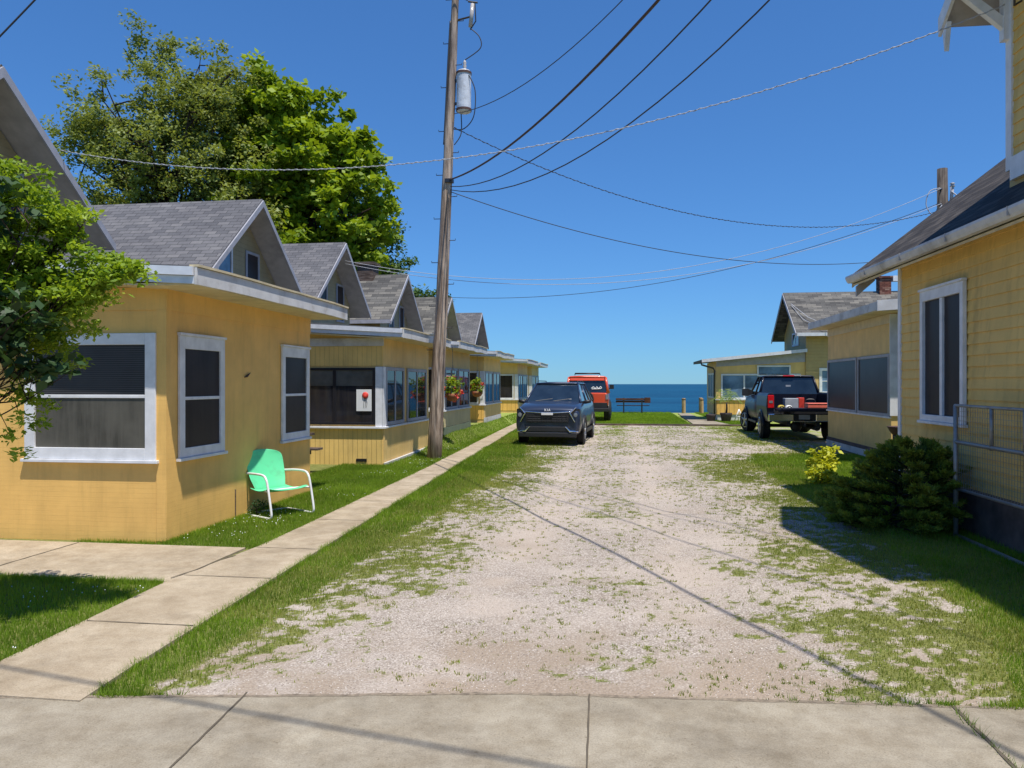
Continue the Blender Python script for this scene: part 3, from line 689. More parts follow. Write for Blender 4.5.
# card with a round red float hung inside the window
cd = thing('poster_board', 'white card with a round red float hung in the black framed window', 'sign', (-5.15, 14.87, 1.1))
q = MB(); q.box(-5.31, -4.99, 14.862, 14.868, 1.10, 1.54); q.build('card', M['paper'], cd, (-5.15, 14.87, 1.1))
q = MB(); q.lathe([(.0, -.018), (.05, -.015), (.068, 0), (.05, .012), (0, .014)], (-5.12, 14.855, 1.42), 14, 'y'); q.build('float', M['red_plastic'], cd, (-5.15, 14.87, 1.1), smooth=True)
q = MB()
for dx in (-.03, .01, .04): q.tube([(-5.12+dx*.4, 14.856, 1.37), (-5.12+dx, 14.856, 1.27), (-5.13+dx*.8, 14.856, 1.17)], .004, 5)
q.build('cord', M['wire_black'], cd, (-5.15, 14.87, 1.1))
# --- cottages 3..6
def far_cottage(yc, p0, p1, z0, lab, wallm, lowm, shing, xw=-4.7, nwin=2, half=2.1, wins=None, skirt=True):
    o = (-6.5, (p0+p1)/2, z0); c = thing('cottage', lab, 'house', o, 0, GRP)
    gable_body(c, o, yc, half=half, wins=wins if wins is not None else [(yc-.75, 3.45, .6, 1.1, 'pane'), (yc+.55, 3.45, .6, 1.1, 'pane')], shingle=shing, z0=z0)
    porch(c, o, p0, p1, xw, ze=2.62, z0=z0+.02, wallmat=wallm)
    fp = MB(); fp.box(-8.38, xw-.005, p0-.014, p0-.002, z0+.12, .90); fp.build('front_panel', M[lowm], c, o)
    s2 = MB(); s2.box(xw+.001, xw+.012, p0, p1, z0+.18, .90); s2.build('side_panel', M['pale_panel'] if lowm == 'pale_panel' else M['yellow_panel'], c, o)
    sl = MB(); sl.box(-8.38, xw+.05, p0-.06, p0-.002, .905, .945); sl.box(xw+.001, xw+.06, p0, p1, .905, .945); sl.build('sill', M['white'], c, o)
    cp = MB(); cp.box(xw-.14, xw+.02, p0-.03, p0-.002, .945, 2.1); cp.box(xw+.001, xw+.02, p0, p0+.1, .945, 2.1); cp.build('corner_post', M['white'], c, o)
    window(c, o, (-6.2, p0-.001, .95), XU, SY, 1.32, 1.15, .06, mull=(.5,), pane='pane_gloss', sill=False)
    L_ = (p1-p0-.25)/nwin
    for i in range(nwin): window(c, o, (xw, p0+.16+i*L_, .95), YU, EX, L_-.12, 1.15, .07, mull=(.5,), pane='pane_gloss', sill=False, frame='rake_grey')
    sk = MB(); sk.box(xw+.001, xw+.03, p0-.02, p1, z0-.03, z0+.17); sk.build('skirt_board', M['white_old'] if skirt else flat('dull green skirt', (.16, .2, .13), .8), c, o)
    return c
far_cottage(20.4, 19.95, 23.6, .3, 'pale yellow cottage third in the left row, directly behind the utility pole', 'yellow_panel', 'pale_panel', 'shingle', skirt=False)
far_cottage(26.7, 26.1, 29.8, .3, 'cottage fourth in the left row, its lit end wall showing right of the pole', 'yellow_panel', 'orange_board', 'shingle_worn')
far_cottage(33.9, 34.9, 38.6, .3, 'cottage fifth in the left row, just left of the parked blue car', 'yellow_panel', 'orange_board', 'shingle_worn')
far_cottage(41.6, 40.6, 44.1, .3, 'last and smallest looking cottage of the left row, nearest the lake', 'yellow_panel', 'orange_board', 'shingle')
# chimney between third and fourth gables
q = MB(); q.box(-9.4, -8.8, 26.4, 27.0, 4.6, 5.95); q.box(-9.46, -8.74, 26.34, 27.06, 5.95, 6.05)
q.build('chimney', M['old_wood'], bpy.data.objects['cottage.003'], (-6.5, (26.1+29.8)/2, .3))

# hanging baskets
def leaves(centers, n_per, spread, ln, seed, up=.3, wid=.5, outward=None, squash=1, droop=0):
    r = np.random.RandomState(seed); c = np.repeat(np.asarray(centers, float), n_per, 0); n = len(c)
    sp = spread if np.ndim(spread) else np.full(len(centers), spread); sp = np.repeat(sp, n_per)
    d = r.normal(size=(n, 3)); d /= np.linalg.norm(d, axis=1)[:, None]; rad = sp*r.rand(n)**.5
    off = d*rad[:, None]; off[:, 2] *= squash; p = c+off
    nr = r.normal(size=(n, 3)); nr[:, 2] = np.abs(nr[:, 2])+up*2; nr /= np.linalg.norm(nr, axis=1)[:, None]
    t = r.normal(size=(n, 3)) if outward is None else off*outward+r.normal(size=(n, 3))*.5*sp[:, None]
    t[:, 2] -= droop*np.linalg.norm(t, axis=1)
    t -= nr*(t*nr).sum(1)[:, None]; t /= np.linalg.norm(t, axis=1)[:, None]+1e-9
    b = np.cross(nr, t); l = ln*(.6+.8*r.rand(n))[:, None]; w = l*wid*.5
    V = np.stack([p, p+t*l*.45+b*w+nr*l*.06, p+t*l, p+t*l*.45-b*w+nr*l*.06], 1)
    tone = np.clip(np.repeat(r.rand(len(centers)), n_per)*.5+r.rand(n)*.5, 0, 1)
    return V.reshape(-1, 3), np.arange(4*n).reshape(n, 4), tone
def basket(x, y, z, lab, red):
    t = thing('hanging_basket', lab, 'plant', (x, y, z), 0, 'flower baskets hung from the porch eaves')
    q = MB(); q.lathe([(.03, z), (.13, z+.03), (.19, z+.12), (.2, z+.2), (.17, z+.2), (.1, z+.1)], (x, y, 0), 14); q.build('basket', M['terracotta'], t, (x, y, z), smooth=True)
    q = MB()
    for a in (0, 2.1, 4.2): q.tube([(x+.19*math.cos(a), y+.19*math.sin(a), z+.2), (x, y, z+.95)], .005, 4)
    q.tube([(x, y, z+.95), (x, y, 2.62)], .006, 4); q.build('hanger', M['wire_black'], t, (x, y, z))
    r = random.Random(int(y*7)); cs = [(x+r.uniform(-.2, .2), y+r.uniform(-.2, .2), z+.3+r.uniform(-.1, .32)) for _ in range(22)]
    V, F, T = leaves(cs, 14, .1, .09, int(y), wid=.6); fast_mesh('foliage', V, F, M['leaf_maple'], t, T, (x, y, z))
    cs = [(x+r.uniform(-.24, .24), y+r.uniform(-.24, .24), z+.2+r.uniform(-.1, .3)) for _ in range(red)]
    V, F, T = leaves(cs, 12, .05, .05, int(y)+1, wid=.9); fast_mesh('flowers', V, F, M['flower_red'], t, T, (x, y, z))
basket(-4.32, 19.4, 1.2, 'hanging basket of green leaves and red flowers right beside the utility pole', 9)
basket(-4.87, 25.75, 1.2, 'hanging basket of mixed red and green leaves in front of the lit fourth cottage', 14)

# ------------------------------------------------------------------ right side: near house
RZ = math.atan(.026)
ho = (3.78, 10.98, 0)
hs = thing('house', 'mustard clapboard house at the right edge with a tall double window behind the juniper bush', 'house', ho, RZ)
def laps(mb, x, y0f, y1f, z0, z1, lap=.122, nx=-1):
    z = z0
    while z < z1-.01:
        zt = min(z+lap, z1); y0 = y0f((z+zt)/2); y1 = y1f((z+zt)/2)
        if y1-y0 > .05:
            xb, xt = x+nx*.022, x+nx*.006
            mb.add([(xb, y0, z), (xb, y1, z), (xt, y1, zt), (xt, y0, zt), (x, y0, z), (x, y1, z)], [(0, 3, 2, 1), (0, 1, 5, 4)])
        z = zt
ye = -7.0
sl_ = .78; zE = 3.2; xE = -.3
core = MB(); core.prism([(.0, 0, .0), (.0, 0, zE+.2), (4.5, 0, zE+sl_*4.7-.15), (9, 0, zE+.2), (9, 0, 0)], (0, ye, 0)); core.build('core_wall', M['far_lap'], hs, fix=True)
w = MB(); laps(w, 0, lambda z: ye, lambda z: -.06, .5, 3.38); w.build('wall', M['gold_lap'], hs)
cbd = MB(); cbd.box(-.035, .02, -.075, .012, .3, 3.34); cbd.build('corner_board', M['white'], hs, bevel=.004)
fd = MB(); fd.box(-.03, .0, ye, 0, 0, .5); fd.build('foundation', M['foundation'], hs)
rf = MB()
for s in (-1, 1):
    pts = [(4.5, 1.0, zE+.1+sl_*4.8), (4.5-s*4.8, 1.0, zE+.1), (4.5-s*4.8, 1.0, zE-.0), (4.5, 1.0, zE+sl_*4.8-.02)]
    rf.prism(pts, (0, ye-1.3, 0))
ro = rf.build('roof', M['shingle_dark'], hs, fix=True)
g = MB()      # gutter: ogee trough along the eave
prof = [(-.303, zE+.055), (-.405, zE+.055), (-.41, zE+.025), (-.39, zE-.02), (-.37, zE-.045), (-.303, zE-.045)]
g.prism([(x, 1.02, z) for x, z in prof], (0, ye-1.3, 0)); g.build('gutter', M['white_old'], ro, fix=True)
g = MB()
for i in range(6): g.box(-.413, -.305, .2-i*1.25, .214-i*1.25, zE-.03, zE+.057)
g.build('gutter_bracket', M['soffit'], ro)
sf = MB(); sf.prism([(-.30, 1.0, zE-.06), (.02, 1.0, zE+.17), (.02, 1.0, zE+.14), (-.30, 1.0, zE-.09)], (0, ye-1.2, 0)); sf.build('soffit', M['cream'], ro, fix=True)
rk = MB(); rk.prism([(-.31, 1.003, zE+.09), (4.5, 1.003, zE+.09+sl_*4.8), (4.5, 1.003, zE-.06+sl_*4.8), (-.31, 1.003, zE-.11)], (0, .03, 0)); rk.build('rake_board', M['cream'], ro, fix=True)
dv = MB(); dv.prism([(-.28, .96, zE-.10), (-.28, .96, zE-.25), (-.02, .96, zE-.02), (-.02, .96, zE+.10)], (0, -.05, 0)); dv.build('gable_return', M['soffit'], ro, fix=True)
# double window
def P3(x, y, z): return (x, y, z)
ww = window(hs, (0, 0, 0), (-.02, -1.93, 1.2), YU, WX, 1.14, 1.60, .075, mull=(.5,), frame='white', pane='pane', d=.05, header=.05)
# upper dormer
yd0, yd1 = -5.5, -2.27; yc = (yd0+yd1)/2; zr = 5.62; sp = .76; ov = .30
zap = zr+sp*(yd1+ov-yc)
core = MB(); core.prism([(.25, yd0, 3.6), (.25, yd0, zr+.1), (.25, yc, zap-.12), (.25, yd1, zr+.1), (.25, yd1, 3.6)], (4.2, 0, 0)); core.build('dormer_core', M['far_lap'], hs, fix=True)
w = MB(); top = lambda z: max(0, (z-(zr+.1))/sp)
laps(w, .25, lambda z: yd0+top(z), lambda z: yd1-.09-top(z), 4.0, zap-.15); w.build('dormer_wall', M['gold_lap'], hs)
q = MB(); q.box(.215, .27, yd1-.10, yd1+.012, 3.9, zr+.1); q.box(.20, .249, yd0, yd1-.1, 3.78, 4.02); q.build('dormer_trim', M['white'], hs)
xr_ = -.30
rf = MB()
for s in (-1, 1): rf.prism([(xr_, yc, zap+.1), (xr_, yc+s*(yd1+ov-yc), zr+.1), (xr_, yc+s*(yd1+ov-yc), zr), (xr_, yc, zap)], (4.5, 0, 0))
dr = rf.build('dormer_roof', M['shingle_dark'], hs, fix=True)
rk = MB()
for s in (-1, 1): rk.prism([(xr_-.003, yc, zap+.08), (xr_-.003, yc+s*(yd1+ov-yc+.01), zr+.08), (xr_-.003, yc+s*(yd1+ov-yc+.01), zr-.12), (xr_-.003, yc, zap-.12)], (-.035, 0, 0))
for s in (-1, 1): rk.prism([(xr_+.03, yc+s*(yd1+ov-yc-.06), zr-.11), (xr_+.03, yc+s*(yd1+ov-yc-.16), zr-.03), (xr_+.03, yc+s*(yd1+ov-yc-.10), zr-.33)], (-.05, 0, 0))
rk.build('rake_board', M['white'], dr, fix=True)
sf = MB()
for s in (-1, 1): sf.prism([(xr_+.002, yc, zap-.012), (xr_+.002, yc+s*(yd1+ov-yc-.01), zr-.01), (xr_+.002, yc+s*(yd1+ov-yc-.01), zr-.03), (xr_+.002, yc, zap-.035)], (4.3, 0, 0))
sf.build('soffit', M['soffit'], dr, fix=True)
for s in (-1, 1):
    yb = yc+s*(yd1-yc-.02)
    q = MB(); q.prism([(.16, yb-.035, 5.40), (.16, yb-.035, 5.53), (xr_+.02, yb-.035, 5.90), (xr_+.02, yb-.035, 5.80)], (0, .07, 0)); q.box(.16, .24, yb-.045, yb+.045, 5.28, 5.9)
    q.build('bracket', M['white'], dr, fix=True)
q = MB(); q.tube([(.2, -2.6, 5.55), (.12, -2.62, 5.5), (.08, -2.7, 5.52), (.12, -2.78, 5.58), (.2, -2.8, 5.55)], .012, 6); q.build('wire_bracket', M['wire_black'], hs)

# fence panel of pipe and wire mesh
fo = (3.57, 8.75, 0)
fn = thing('fence_panel', 'rusty pipe framed wire mesh fence panel in front of the mustard house', 'fence', fo, math.atan(.02))
q = MB(); q.tube([(0, 0, 0), (0, 0, 1.42)], .026, 8); q.build('post', M['galv'], fn, smooth=True)
for yy in (-.76, -1.36, -2.2, -3.0):
    q = MB(); q.tube([(0, yy, 1.0), (0, yy, 1.42)], .02, 8); q.build('short_post', M['galv'], fn, smooth=True)
q = MB(); q.tube([(0, -3.6, 0), (0, -3.6, 1.42)], .026, 8); q.build('post', M['galv'], fn, smooth=True)
for z, r_ in ((1.42, .016), (1.03, .022), (.53, .018), (.03, .022)):
    q = MB(); q.tube([(0, .02, z), (0, -1.8, z+random.uniform(-.01, .01)), (0, -3.6, z)], r_, 8); q.build('rail', M['galv'], fn, smooth=True)
q = MB()
y = -.03
while y > -3.6: q.box(-.0016, .0016, y-.0016, y+.0016, .53, 1.42); y -= .05
z = .56
while z < 1.42: q.box(-.0019, .0015, -3.6, 0, z-.0016, z+.0016); z += .05
q.build('wire_mesh', M['galv'], fn)
for i in range(6):
    pass
q = MB()
for i in range(7): q.tube([(-.027, 0, .2+i*.17), (0, -.027, .205+i*.17), (.027, 0, .2+i*.17), (0, .027, .205+i*.17), (-.027, 0, .2+i*.17)], .005, 5)
q.build('wire_tie', M['galv'], fn)

# ------------------------------------------------------------------ right porch house
op = (5.48, 18.8, 0)
rp = thing('house', 'yellow house with dark screened porch windows, between the mustard house and the pickup', 'house', op)
w = MB(); w.prism([(5.48, 16.45, .18), (5.48, 16.45, 3.1), (9.4, 16.45, 3.32), (9.4, 16.45, .18)], (0, 4.75, 0)); w.build('porch_wall', M['yellow_panel'], rp, op, fix=True)
q = MB(); q.prism([(5.474, 16.47, 2.9), (5.474, 21.19, 2.9), (5.474, 21.19, 3.09), (5.474, 16.47, 3.09)], (-.014, 0, 0)); q.build('frieze_board', M['cream'], rp, op, fix=True)
window(rp, op, (5.478, 16.50, .98), YU, WX, 2.08, 1.29, .06, sill=False, pane='pane', frame='rake_grey')
window(rp, op, (5.478, 18.68, .98), YU, WX, 2.48, 1.29, .06, sill=False, pane='pane', frame='rake_grey')
q = MB(); q.box(5.43, 5.478, 16.44, 21.2, .945, .978); q.build('sill', M['white'], rp, op)
q = MB(); q.box(5.45, 5.70, 16.42, 16.448, 1.0, 3.08); q.build('corner_board', M['white'], rp, op)
q = MB(); q.box(5.70, 9.4, 16.43, 16.448, 1.0, 3.0); q.build('front_panel', M['yellow_panel'], rp, op)
q = MB(); q.box(5.43, 9.4, 16.46, 21.18, 0.03, .18); q.build('skirt_board', M['white_old'], rp, op)
q = MB(); q.box(5.44, 5.478, 16.46, 21.18, .18, .26); q.build('base_trim', M['foundation'], rp, op)
q = MB(); q.prism([(5.08, 15.95, 3.30), (9.6, 15.95, 3.56), (9.6, 15.95, 3.40), (5.08, 15.95, 3.16)], (0, 5.55, 0)); pr = q.build('porch_roof', M['membrane'], rp, op, fix=True)
q = MB(); q.box(5.045, 5.078, 15.93, 21.52, 3.12, 3.29); q.build('fascia', M['white_old'], pr, op)
q = MB(); q.prism([(5.045, 15.947, 3.10), (9.6, 15.947, 3.36), (9.6, 15.947, 3.56), (5.045, 15.947, 3.31)], (0, -.03, 0)); q.build('front_fascia', M['white_metal'], pr, op, fix=True)
q = MB(); q.box(5.08, 5.6, 15.96, 21.48, 3.10, 3.122); q.build('soffit', M['cream'], pr, op)
q = MB(); q.prism([(9.4, 15.6, 0), (9.4, 15.6, 3.9), (9.4, 18.8, 6.4), (9.4, 22, 3.9), (9.4, 22, 0)], (8, 0, 0)); q.build('wall', M['far_lap'], rp, op, fix=True)
q = MB()
for s in (-1, 1): q.prism([(9.0, 18.8, 6.6), (9.0, 18.8+s*3.7, 3.75), (9.0, 18.8+s*3.7, 3.63), (9.0, 18.8, 6.48)], (8.8, 0, 0))
q.build('roof', M['shingle_worn'], rp, op, fix=True)

# ------------------------------------------------------------------ far right house by the lake
of = (6.0, 36.5, 0)
fh = thing('house', 'far yellow house behind the pickup with mottled shingle roof and low front porch', 'house', of)
yf = 34.8
w = MB(); w.prism([(8.05, yf-.1, .0), (8.05, yf-.1, 4.0), (8.05, 37.0, 5.75), (8.05, 39.1, 4.0), (8.05, 39.1, 0)], (9, 0, 0)); w.build('wall', M['far_lap'], fh, of, fix=True)
q = MB()
for s, e in ((-1, 2.75), (1, 2.6)): q.prism([(7.55, 37.0, 5.92), (7.55, 37.0+s*e, 3.86), (7.55, 37.0+s*e, 3.76), (7.55, 37.0, 5.8)], (10.6, 0, 0))
ro = q.build('roof', M['shingle_worn'], fh, of, fix=True)
q = MB()
for s, e in ((-1, 2.77), (1, 2.62)): q.prism([(7.548, 37.0, 5.88), (7.548, 37.0+s*e, 3.84), (7.548, 37.0+s*e, 3.66), (7.548, 37.0, 5.70)], (-.03, 0, 0))
q.build('rake_board', M['rake_grey'], ro, of, fix=True)
q = MB(); q.box(7.57, 17.6, 34.18, 34.22, 3.72, 3.86); q.build('gutter', M['white_metal'], ro, of)
q = MB(); q.box(11.75, 12.25, 36.75, 37.25, 5.3, 6.5); q.box(11.7, 12.3, 36.7, 37.3, 6.5, 6.58); q.build('chimney', M['brick'], ro, of)
q = MB(); q.box(12.35, 13.4, 36.8, 37.1, 6.35, 6.6); q.build('chimney_cap', M['white'], ro, of)
q = MB(); q.tube([(7.7, 36.0, 5.3), (8.2, 35.0, 4.6), (9.2, 34.1, 3.95)], .014, 4); q.tube([(7.7, 36.0, 5.25), (8.0, 35.0, 4.5), (8.8, 34.1, 3.93)], .014, 4); q.build('service_cable', M['wire_bare'], fh, of)
w = MB(); w.prism([(4.24, yf, .3), (4.24, yf, 2.66), (8.1, yf, 3.05), (8.1, yf, .3)], (0, 3.6, 0)); w.build('porch_wall', M['yellow_panel'], fh, of, fix=True)
q = MB(); q.prism([(3.62, yf-.35, 2.62), (8.06, yf-.35, 3.06), (8.06, yf-.35, 3.18), (3.62, yf-.35, 2.74)], (0, 4.3, 0)); pr = q.build('porch_roof', M['membrane'], fh, of, fix=True)
q = MB(); q.prism([(3.58, yf-.353, 2.60), (8.04, yf-.353, 3.04), (8.04, yf-.353, 3.18), (3.58, yf-.353, 2.74)], (0, -.04, 0)); q.build('fascia', M['white_metal'], pr, of, fix=True)
q = MB(); q.prism([(4.24, yf-.03, 2.42), (8.04, yf-.03, 2.62), (8.04, yf-.03, 3.03), (4.24, yf-.03, 2.65)], (0, .025, 0)); q.build('frieze_board', M['rake_grey'], pr, of, fix=True)
q = MB(); q.box(4.26, 8.03, yf-.02, yf-.003, .3, .93); q.build('front_panel', M['orange_board'], fh, of)
q = MB(); q.box(4.2, 8.03, yf-.07, yf-.003, .935, .98); q.build('sill', M['white'], fh, of)
window(fh, of, (4.45, yf, .98), XU, SY, 2.0, 1.12, .07, mull=(.5,), pane='pane_reflection', sill=False)
window(fh, of, (6.55, yf, .98), XU, SY, 1.3, 1.12, .07, pane='pane', sill=False)
window(fh, of, (6.0, yf-.02, 2.0), XU, SY, 1.42, .47, .06, pane='pane_reflection', sill=False)
window(fh, of, (4.238, yf+.3, 1.0), YU, WX, 2.6, 1.15, .07, mull=(.33, .66), pane='pane', sill=False)
window(fh, of, (8.6, yf-.1, 1.2), XU, SY, .95, 1.15, .12, (.5,), pane='pane_reflection', sill=True)
window(fh, of, (8.05, 36.0, 3.4), YU, WX, 1.3, .62, .08, mull=(.5,), pane='pane_gloss', sill=False)
q = MB(); q.box(4.3, 8.0, yf+.02, yf+3.5, -.02, .3); q.build('foundation', M['white_old'], fh, of)
q = MB(); q.tube([(3.55, yf-.3, 2.62), (3.58, yf-.3, 2.5), (4.1, yf-.1, 2.35), (4.16, yf-.08, 2.25), (4.16, yf-.08, .1)], .04, 8); q.build('downspout', M['metal_dark'], fh, of, smooth=True)

# ------------------------------------------------------------------ utility poles and wires
def lerp(a, b, t): return Vector(a)*(1-t)+Vector(b)*t
pb = (-4.05, 16.35, 0)
up = thing('utility_pole', 'tall leaning wooden utility pole beside the footpath carrying a transformer', 'pole', pb)
ptop = (-3.52, 16.35, 11.4)
def pp(z): return lerp(pb, ptop, z/11.4)
q = MB(); rp_ = random.Random(3); q.tube([pp(z)+Vector((rp_.uniform(-.01, .01), rp_.uniform(-.01, .01), 0)) for z in [-.2]+[i*.6 for i in range(1, 20)]], [.165-.0052*i for i in range(20)], 16); q.build('shaft', M['pole_wood'], up, pb, smooth=True)
for i in range(18):
    z = 2.4+i*.48; s = 1 if i % 2 else -1; c = pp(z); r0 = .165-.0087*z
    q = MB(); q.tube([c+Vector((s*r0*.8, -.03, 0)), c+Vector((s*(r0+.13), -.03, 0)), c+Vector((s*(r0+.13), -.03, .035))], .009, 5); q.build('step_bolt', M['metal_dark'], up, pb)
zt = 7.62; c = pp(zt)+Vector((.31, -.02, 0))
q = MB(); q.lathe([(.14, zt-.02), (.155, zt), (.16, zt+.1), (.16, zt+.78), (.165, zt+.8), (.165, zt+.84), (.14, zt+.88), (.04, zt+.9)], (c.x, c.y, 0), 24); tf = q.build('transformer', M['transformer'], up, pb, smooth=False)
q = MB(); q.lathe([(.165, zt-.0), (.17, zt+.0), (.17, zt+.05), (.165, zt+.05)], (c.x, c.y, 0), 24); q.lathe([(.168, zt+.8), (.172, zt+.8), (.172, zt+.85), (.168, zt+.85)], (c.x, c.y, 0), 24); q.build('band', M['rust'], tf, pb)
q = MB(); q.lathe([(.03, zt+.88), (.045, zt+.92), (.025, zt+.95), (.045, zt+.99), (.025, zt+1.02), (.04, zt+1.06), (.015, zt+1.12)], (c.x+.02, c.y, 0), 10); q.build('bushing', M['ceramic'], tf, pb, smooth=True)
for dz in (.15, .65): q = MB(); q.box(c.x-.36, c.x-.12, c.y-.03, c.y+.03, zt+dz, zt+dz+.05); q.build('bracket', M['metal_dark'], tf, pb)
c2_ = pp(9.68)+Vector((.36, -.02, 0))
q = MB(); q.tube([c2_+Vector((.05, 0, .28)), c2_+Vector((0, 0, -.22))], .045, 8); cu = q.build('cutout_fuse', M['ceramic'], up, pb, smooth=True)
q = MB(); q.tube([c2_+Vector((-.28, 0, -.05)), c2_+Vector((-.02, 0, 0))], .02, 6); q.tube([c2_+Vector((.1, 0, .3)), c2_+Vector((.12, 0, -.1)), c2_+Vector((0, 0, -.28))], .014, 6); q.tube([c2_+Vector((-.05, 0, .34)), c2_+Vector((.16, 0, .3))], .02, 6); q.build('fitting', M['metal_dark'], cu, pb)
q = MB()
def curve(pts, n=8):
    out = []
    P = [Vector(p) for p in pts]; P = [P[0]]+P+[P[-1]]
    for i in range(1, len(P)-2):
        for k in range(n):
            t = k/n; a, b, c, d = P[i-1], P[i], P[i+1], P[i+2]
            out.append(.5*((2*b)+(c-a)*t+(2*a-5*b+4*c-d)*t*t+(3*b-a-3*c+d)*t**3))
    out.append(P[-2]); return out
q.tube(curve([c2_+Vector((0, 0, -.25)), c2_+Vector((.2, 0, -.45)), c2_+Vector((.22, 0, -.7)), (c.x+.02, c.y, zt+1.12)]), .012, 5)
q.tube(curve([(c.x+.13, c.y-.1, zt+.75), (c.x+.27, c.y-.1, zt+.4), (c.x+.24, c.y-.1, zt-.15), (c.x+.0, c.y, zt-.38), pp(zt-.4)+Vector((.1, -.1, 0))]), .012, 5)
q.tube(curve([(c.x-.06, c.y, zt-.05), (c.x-.05, c.y-.05, zt-.5), pp(zt-.75)+Vector((.15, -.1, 0))]), .012, 5)
q.tube(curve([pp(11.2)+Vector((-.1, -.1, 0)), pp(10.6)+Vector((-.2, -.1, 0)), pp(10.2)+Vector((-.05, -.14, 0)), c2_+Vector((-.05, -.04, .34))]), .012, 5)
q.tube(curve([pp(9.6)+Vector((-.075, -.06, 0)), pp(8.8)+Vector((-.085, -.06, 0)), pp(7.6)+Vector((-.09, -.06, 0)), pp(6.9)+Vector((-.095, -.06, 0))]), .018, 5)  # not a wire: black tube drawn for the split/tar patch on the pole
q.build('lead_wire_tar_patch', M['wire_black'], up, pb, smooth=True)
q = MB(); q.box(pp(6.1).x-.02, pp(6.1).x+.16, pb[1]-.16, pb[1]-.02, 6.05, 6.13); q.build('wire_clamp', M['metal_dark'], up, pb)

p2b = (9.45, 24, 0)
u2 = thing('utility_pole', 'second utility pole, only its top showing above the roof of the mustard house', 'pole', p2b)
q = MB(); q.tube([(9.45, 24, -.2), (9.45, 24, 4), (9.42, 24, 8.0)], [.19, .17, .14], 14); q.build('shaft', wood_mat('dark grey pole wood', (.06, .05, .045), (.16, .14, .125)), u2, p2b, smooth=True)
q = MB(); q.tube([(9.62, 23.9, 6.9), (9.66, 23.9, 7.5)], .05, 8); q.lathe([(.03, 7.42), (.08, 7.45), (.03, 7.5), (.075, 7.53), (.03, 7.56)], (9.66, 23.9, 0), 10); q.build('insulator', M['ceramic'], u2, p2b, smooth=True)
q = MB(); q.tube(curve([(9.3, 23.85, 7.4), (9.0, 23.8, 7.3), (8.9, 23.8, 6.9), (9.1, 23.8, 6.6), (9.35, 23.85, 6.9)]), .015, 5); q.tube(curve([(9.6, 23.85, 7.3), (9.85, 23.8, 7.0), (9.8, 23.8, 6.6), (9.6, 23.85, 6.4)]), .02, 5); q.build('cable_loop', M['wire_bare'], u2, p2b, smooth=True)
q = MB()
for z in (7.35, 6.75, 6.9): q.box(9.22, 9.36, 23.84, 23.9, z, z+.05)
q.build('clamp', M['metal_dark'], u2, p2b)

def wire(lab, A, B, sag, r, mat, twist=False, n=40):
    A, B = Vector(A), Vector(B); P = []
    for i in range(n+1):
        t = i/n; p = A.lerp(B, t); p.z -= sag*4*t*(1-t); P.append(p)
    q = MB(); 
    if twist:
        q.tube(P, r*.7, 6); m = n*14; T = []
        for i in range(m+1):
            t = i/m; p = A.lerp(B, t); p.z -= sag*4*t*(1-t); a = i*.9
            side = (B-A).cross(Vector((0, 0, 1))).normalized(); p = p+side*math.cos(a)*r*1.5+Vector((0, 0, 1))*math.sin(a)*r*1.5; T.append(p)
        q.tube(T, r*.55, 4)
    else: q.tube(P, r, 6)
    o = q.build('overhead_wire', mat, None, tuple(A), smooth=True)
    return tag(o, lab, 'wire', 'overhead wires')
def PA(z, dx, dy): p = pp(z); return (p.x+dx, p.y+dy, z)
wire('thick brown cable from the pole climbing right, the leftmost and heaviest of the fan', (-3.67, 16.2, 6.1), (6.9, -5.66, 9.42), 1.95, .017, M['wire_brown'])
wire('middle thin black cable of the three fanning up right from the pole', (-3.65, 16.2, 5.95), (8.45, -3.98, 14.61), 3.64, .010, M['wire_black'])
wire('lowest and rightmost black cable of the three fanning up right from the pole', (-3.66, 16.2, 5.88), (10.25, -2.69, 18.09), 4.82, .010, M['wire_black'])
wire('highest black cable, rising right from just below the transformer', (-3.58, 16.25, 7.55), (5.8, 2.86, 11.91), 2.15, .008, M['wire_black'])
wire('pale twisted cable crossing in front of the pole to the mustard house', (-7.59, 9.43, 4.85), (3.85, 8.3, 5.48), .82, .006, M['wire_bare'], True, 50)
wire('twisted black cable sagging from the transformer lead to the second pole', (-3.59, 16.25, 7.25), (9.35, 23.85, 6.75), 1.19, .009, M['wire_black'], True)
wire('thin black cable dipping low behind the mustard roof, just under the twisted black one', (-3.66, 16.25, 5.85), (9.35, 23.85, 5.5), .85, .009, M['wire_black'])
wire('upper pale cable of a pair sagging from the gables to the second pole', (-7.62, 20.4, 5.1), (9.35, 23.85, 7.4), 1.40, .008, M['wire_bare'])
wire('lower pale cable of a pair sagging from the gables to the second pole', (-7.62, 20.45, 5.02), (9.35, 23.85, 6.95), 1.33, .008, M['wire_bare'])
wire('lowest dark cable crossing the sky from the far gable to the second pole', (-7.62, 26.8, 4.9), (9.35, 23.85, 6.98), 1.04, .009, M['wire_black'])
wire('short dark cable cutting the top left corner of the sky', (-10.6, 10.6, 6.2), (-7.7, 11.1, 9.4), .05, .014, M['wire_black'])
wire('cable of the street line whose shadow falls across the front pavement', (-14, 4.6, 7.2), (12, -1.0, 7.6), .5, .014, M['wire_black'])


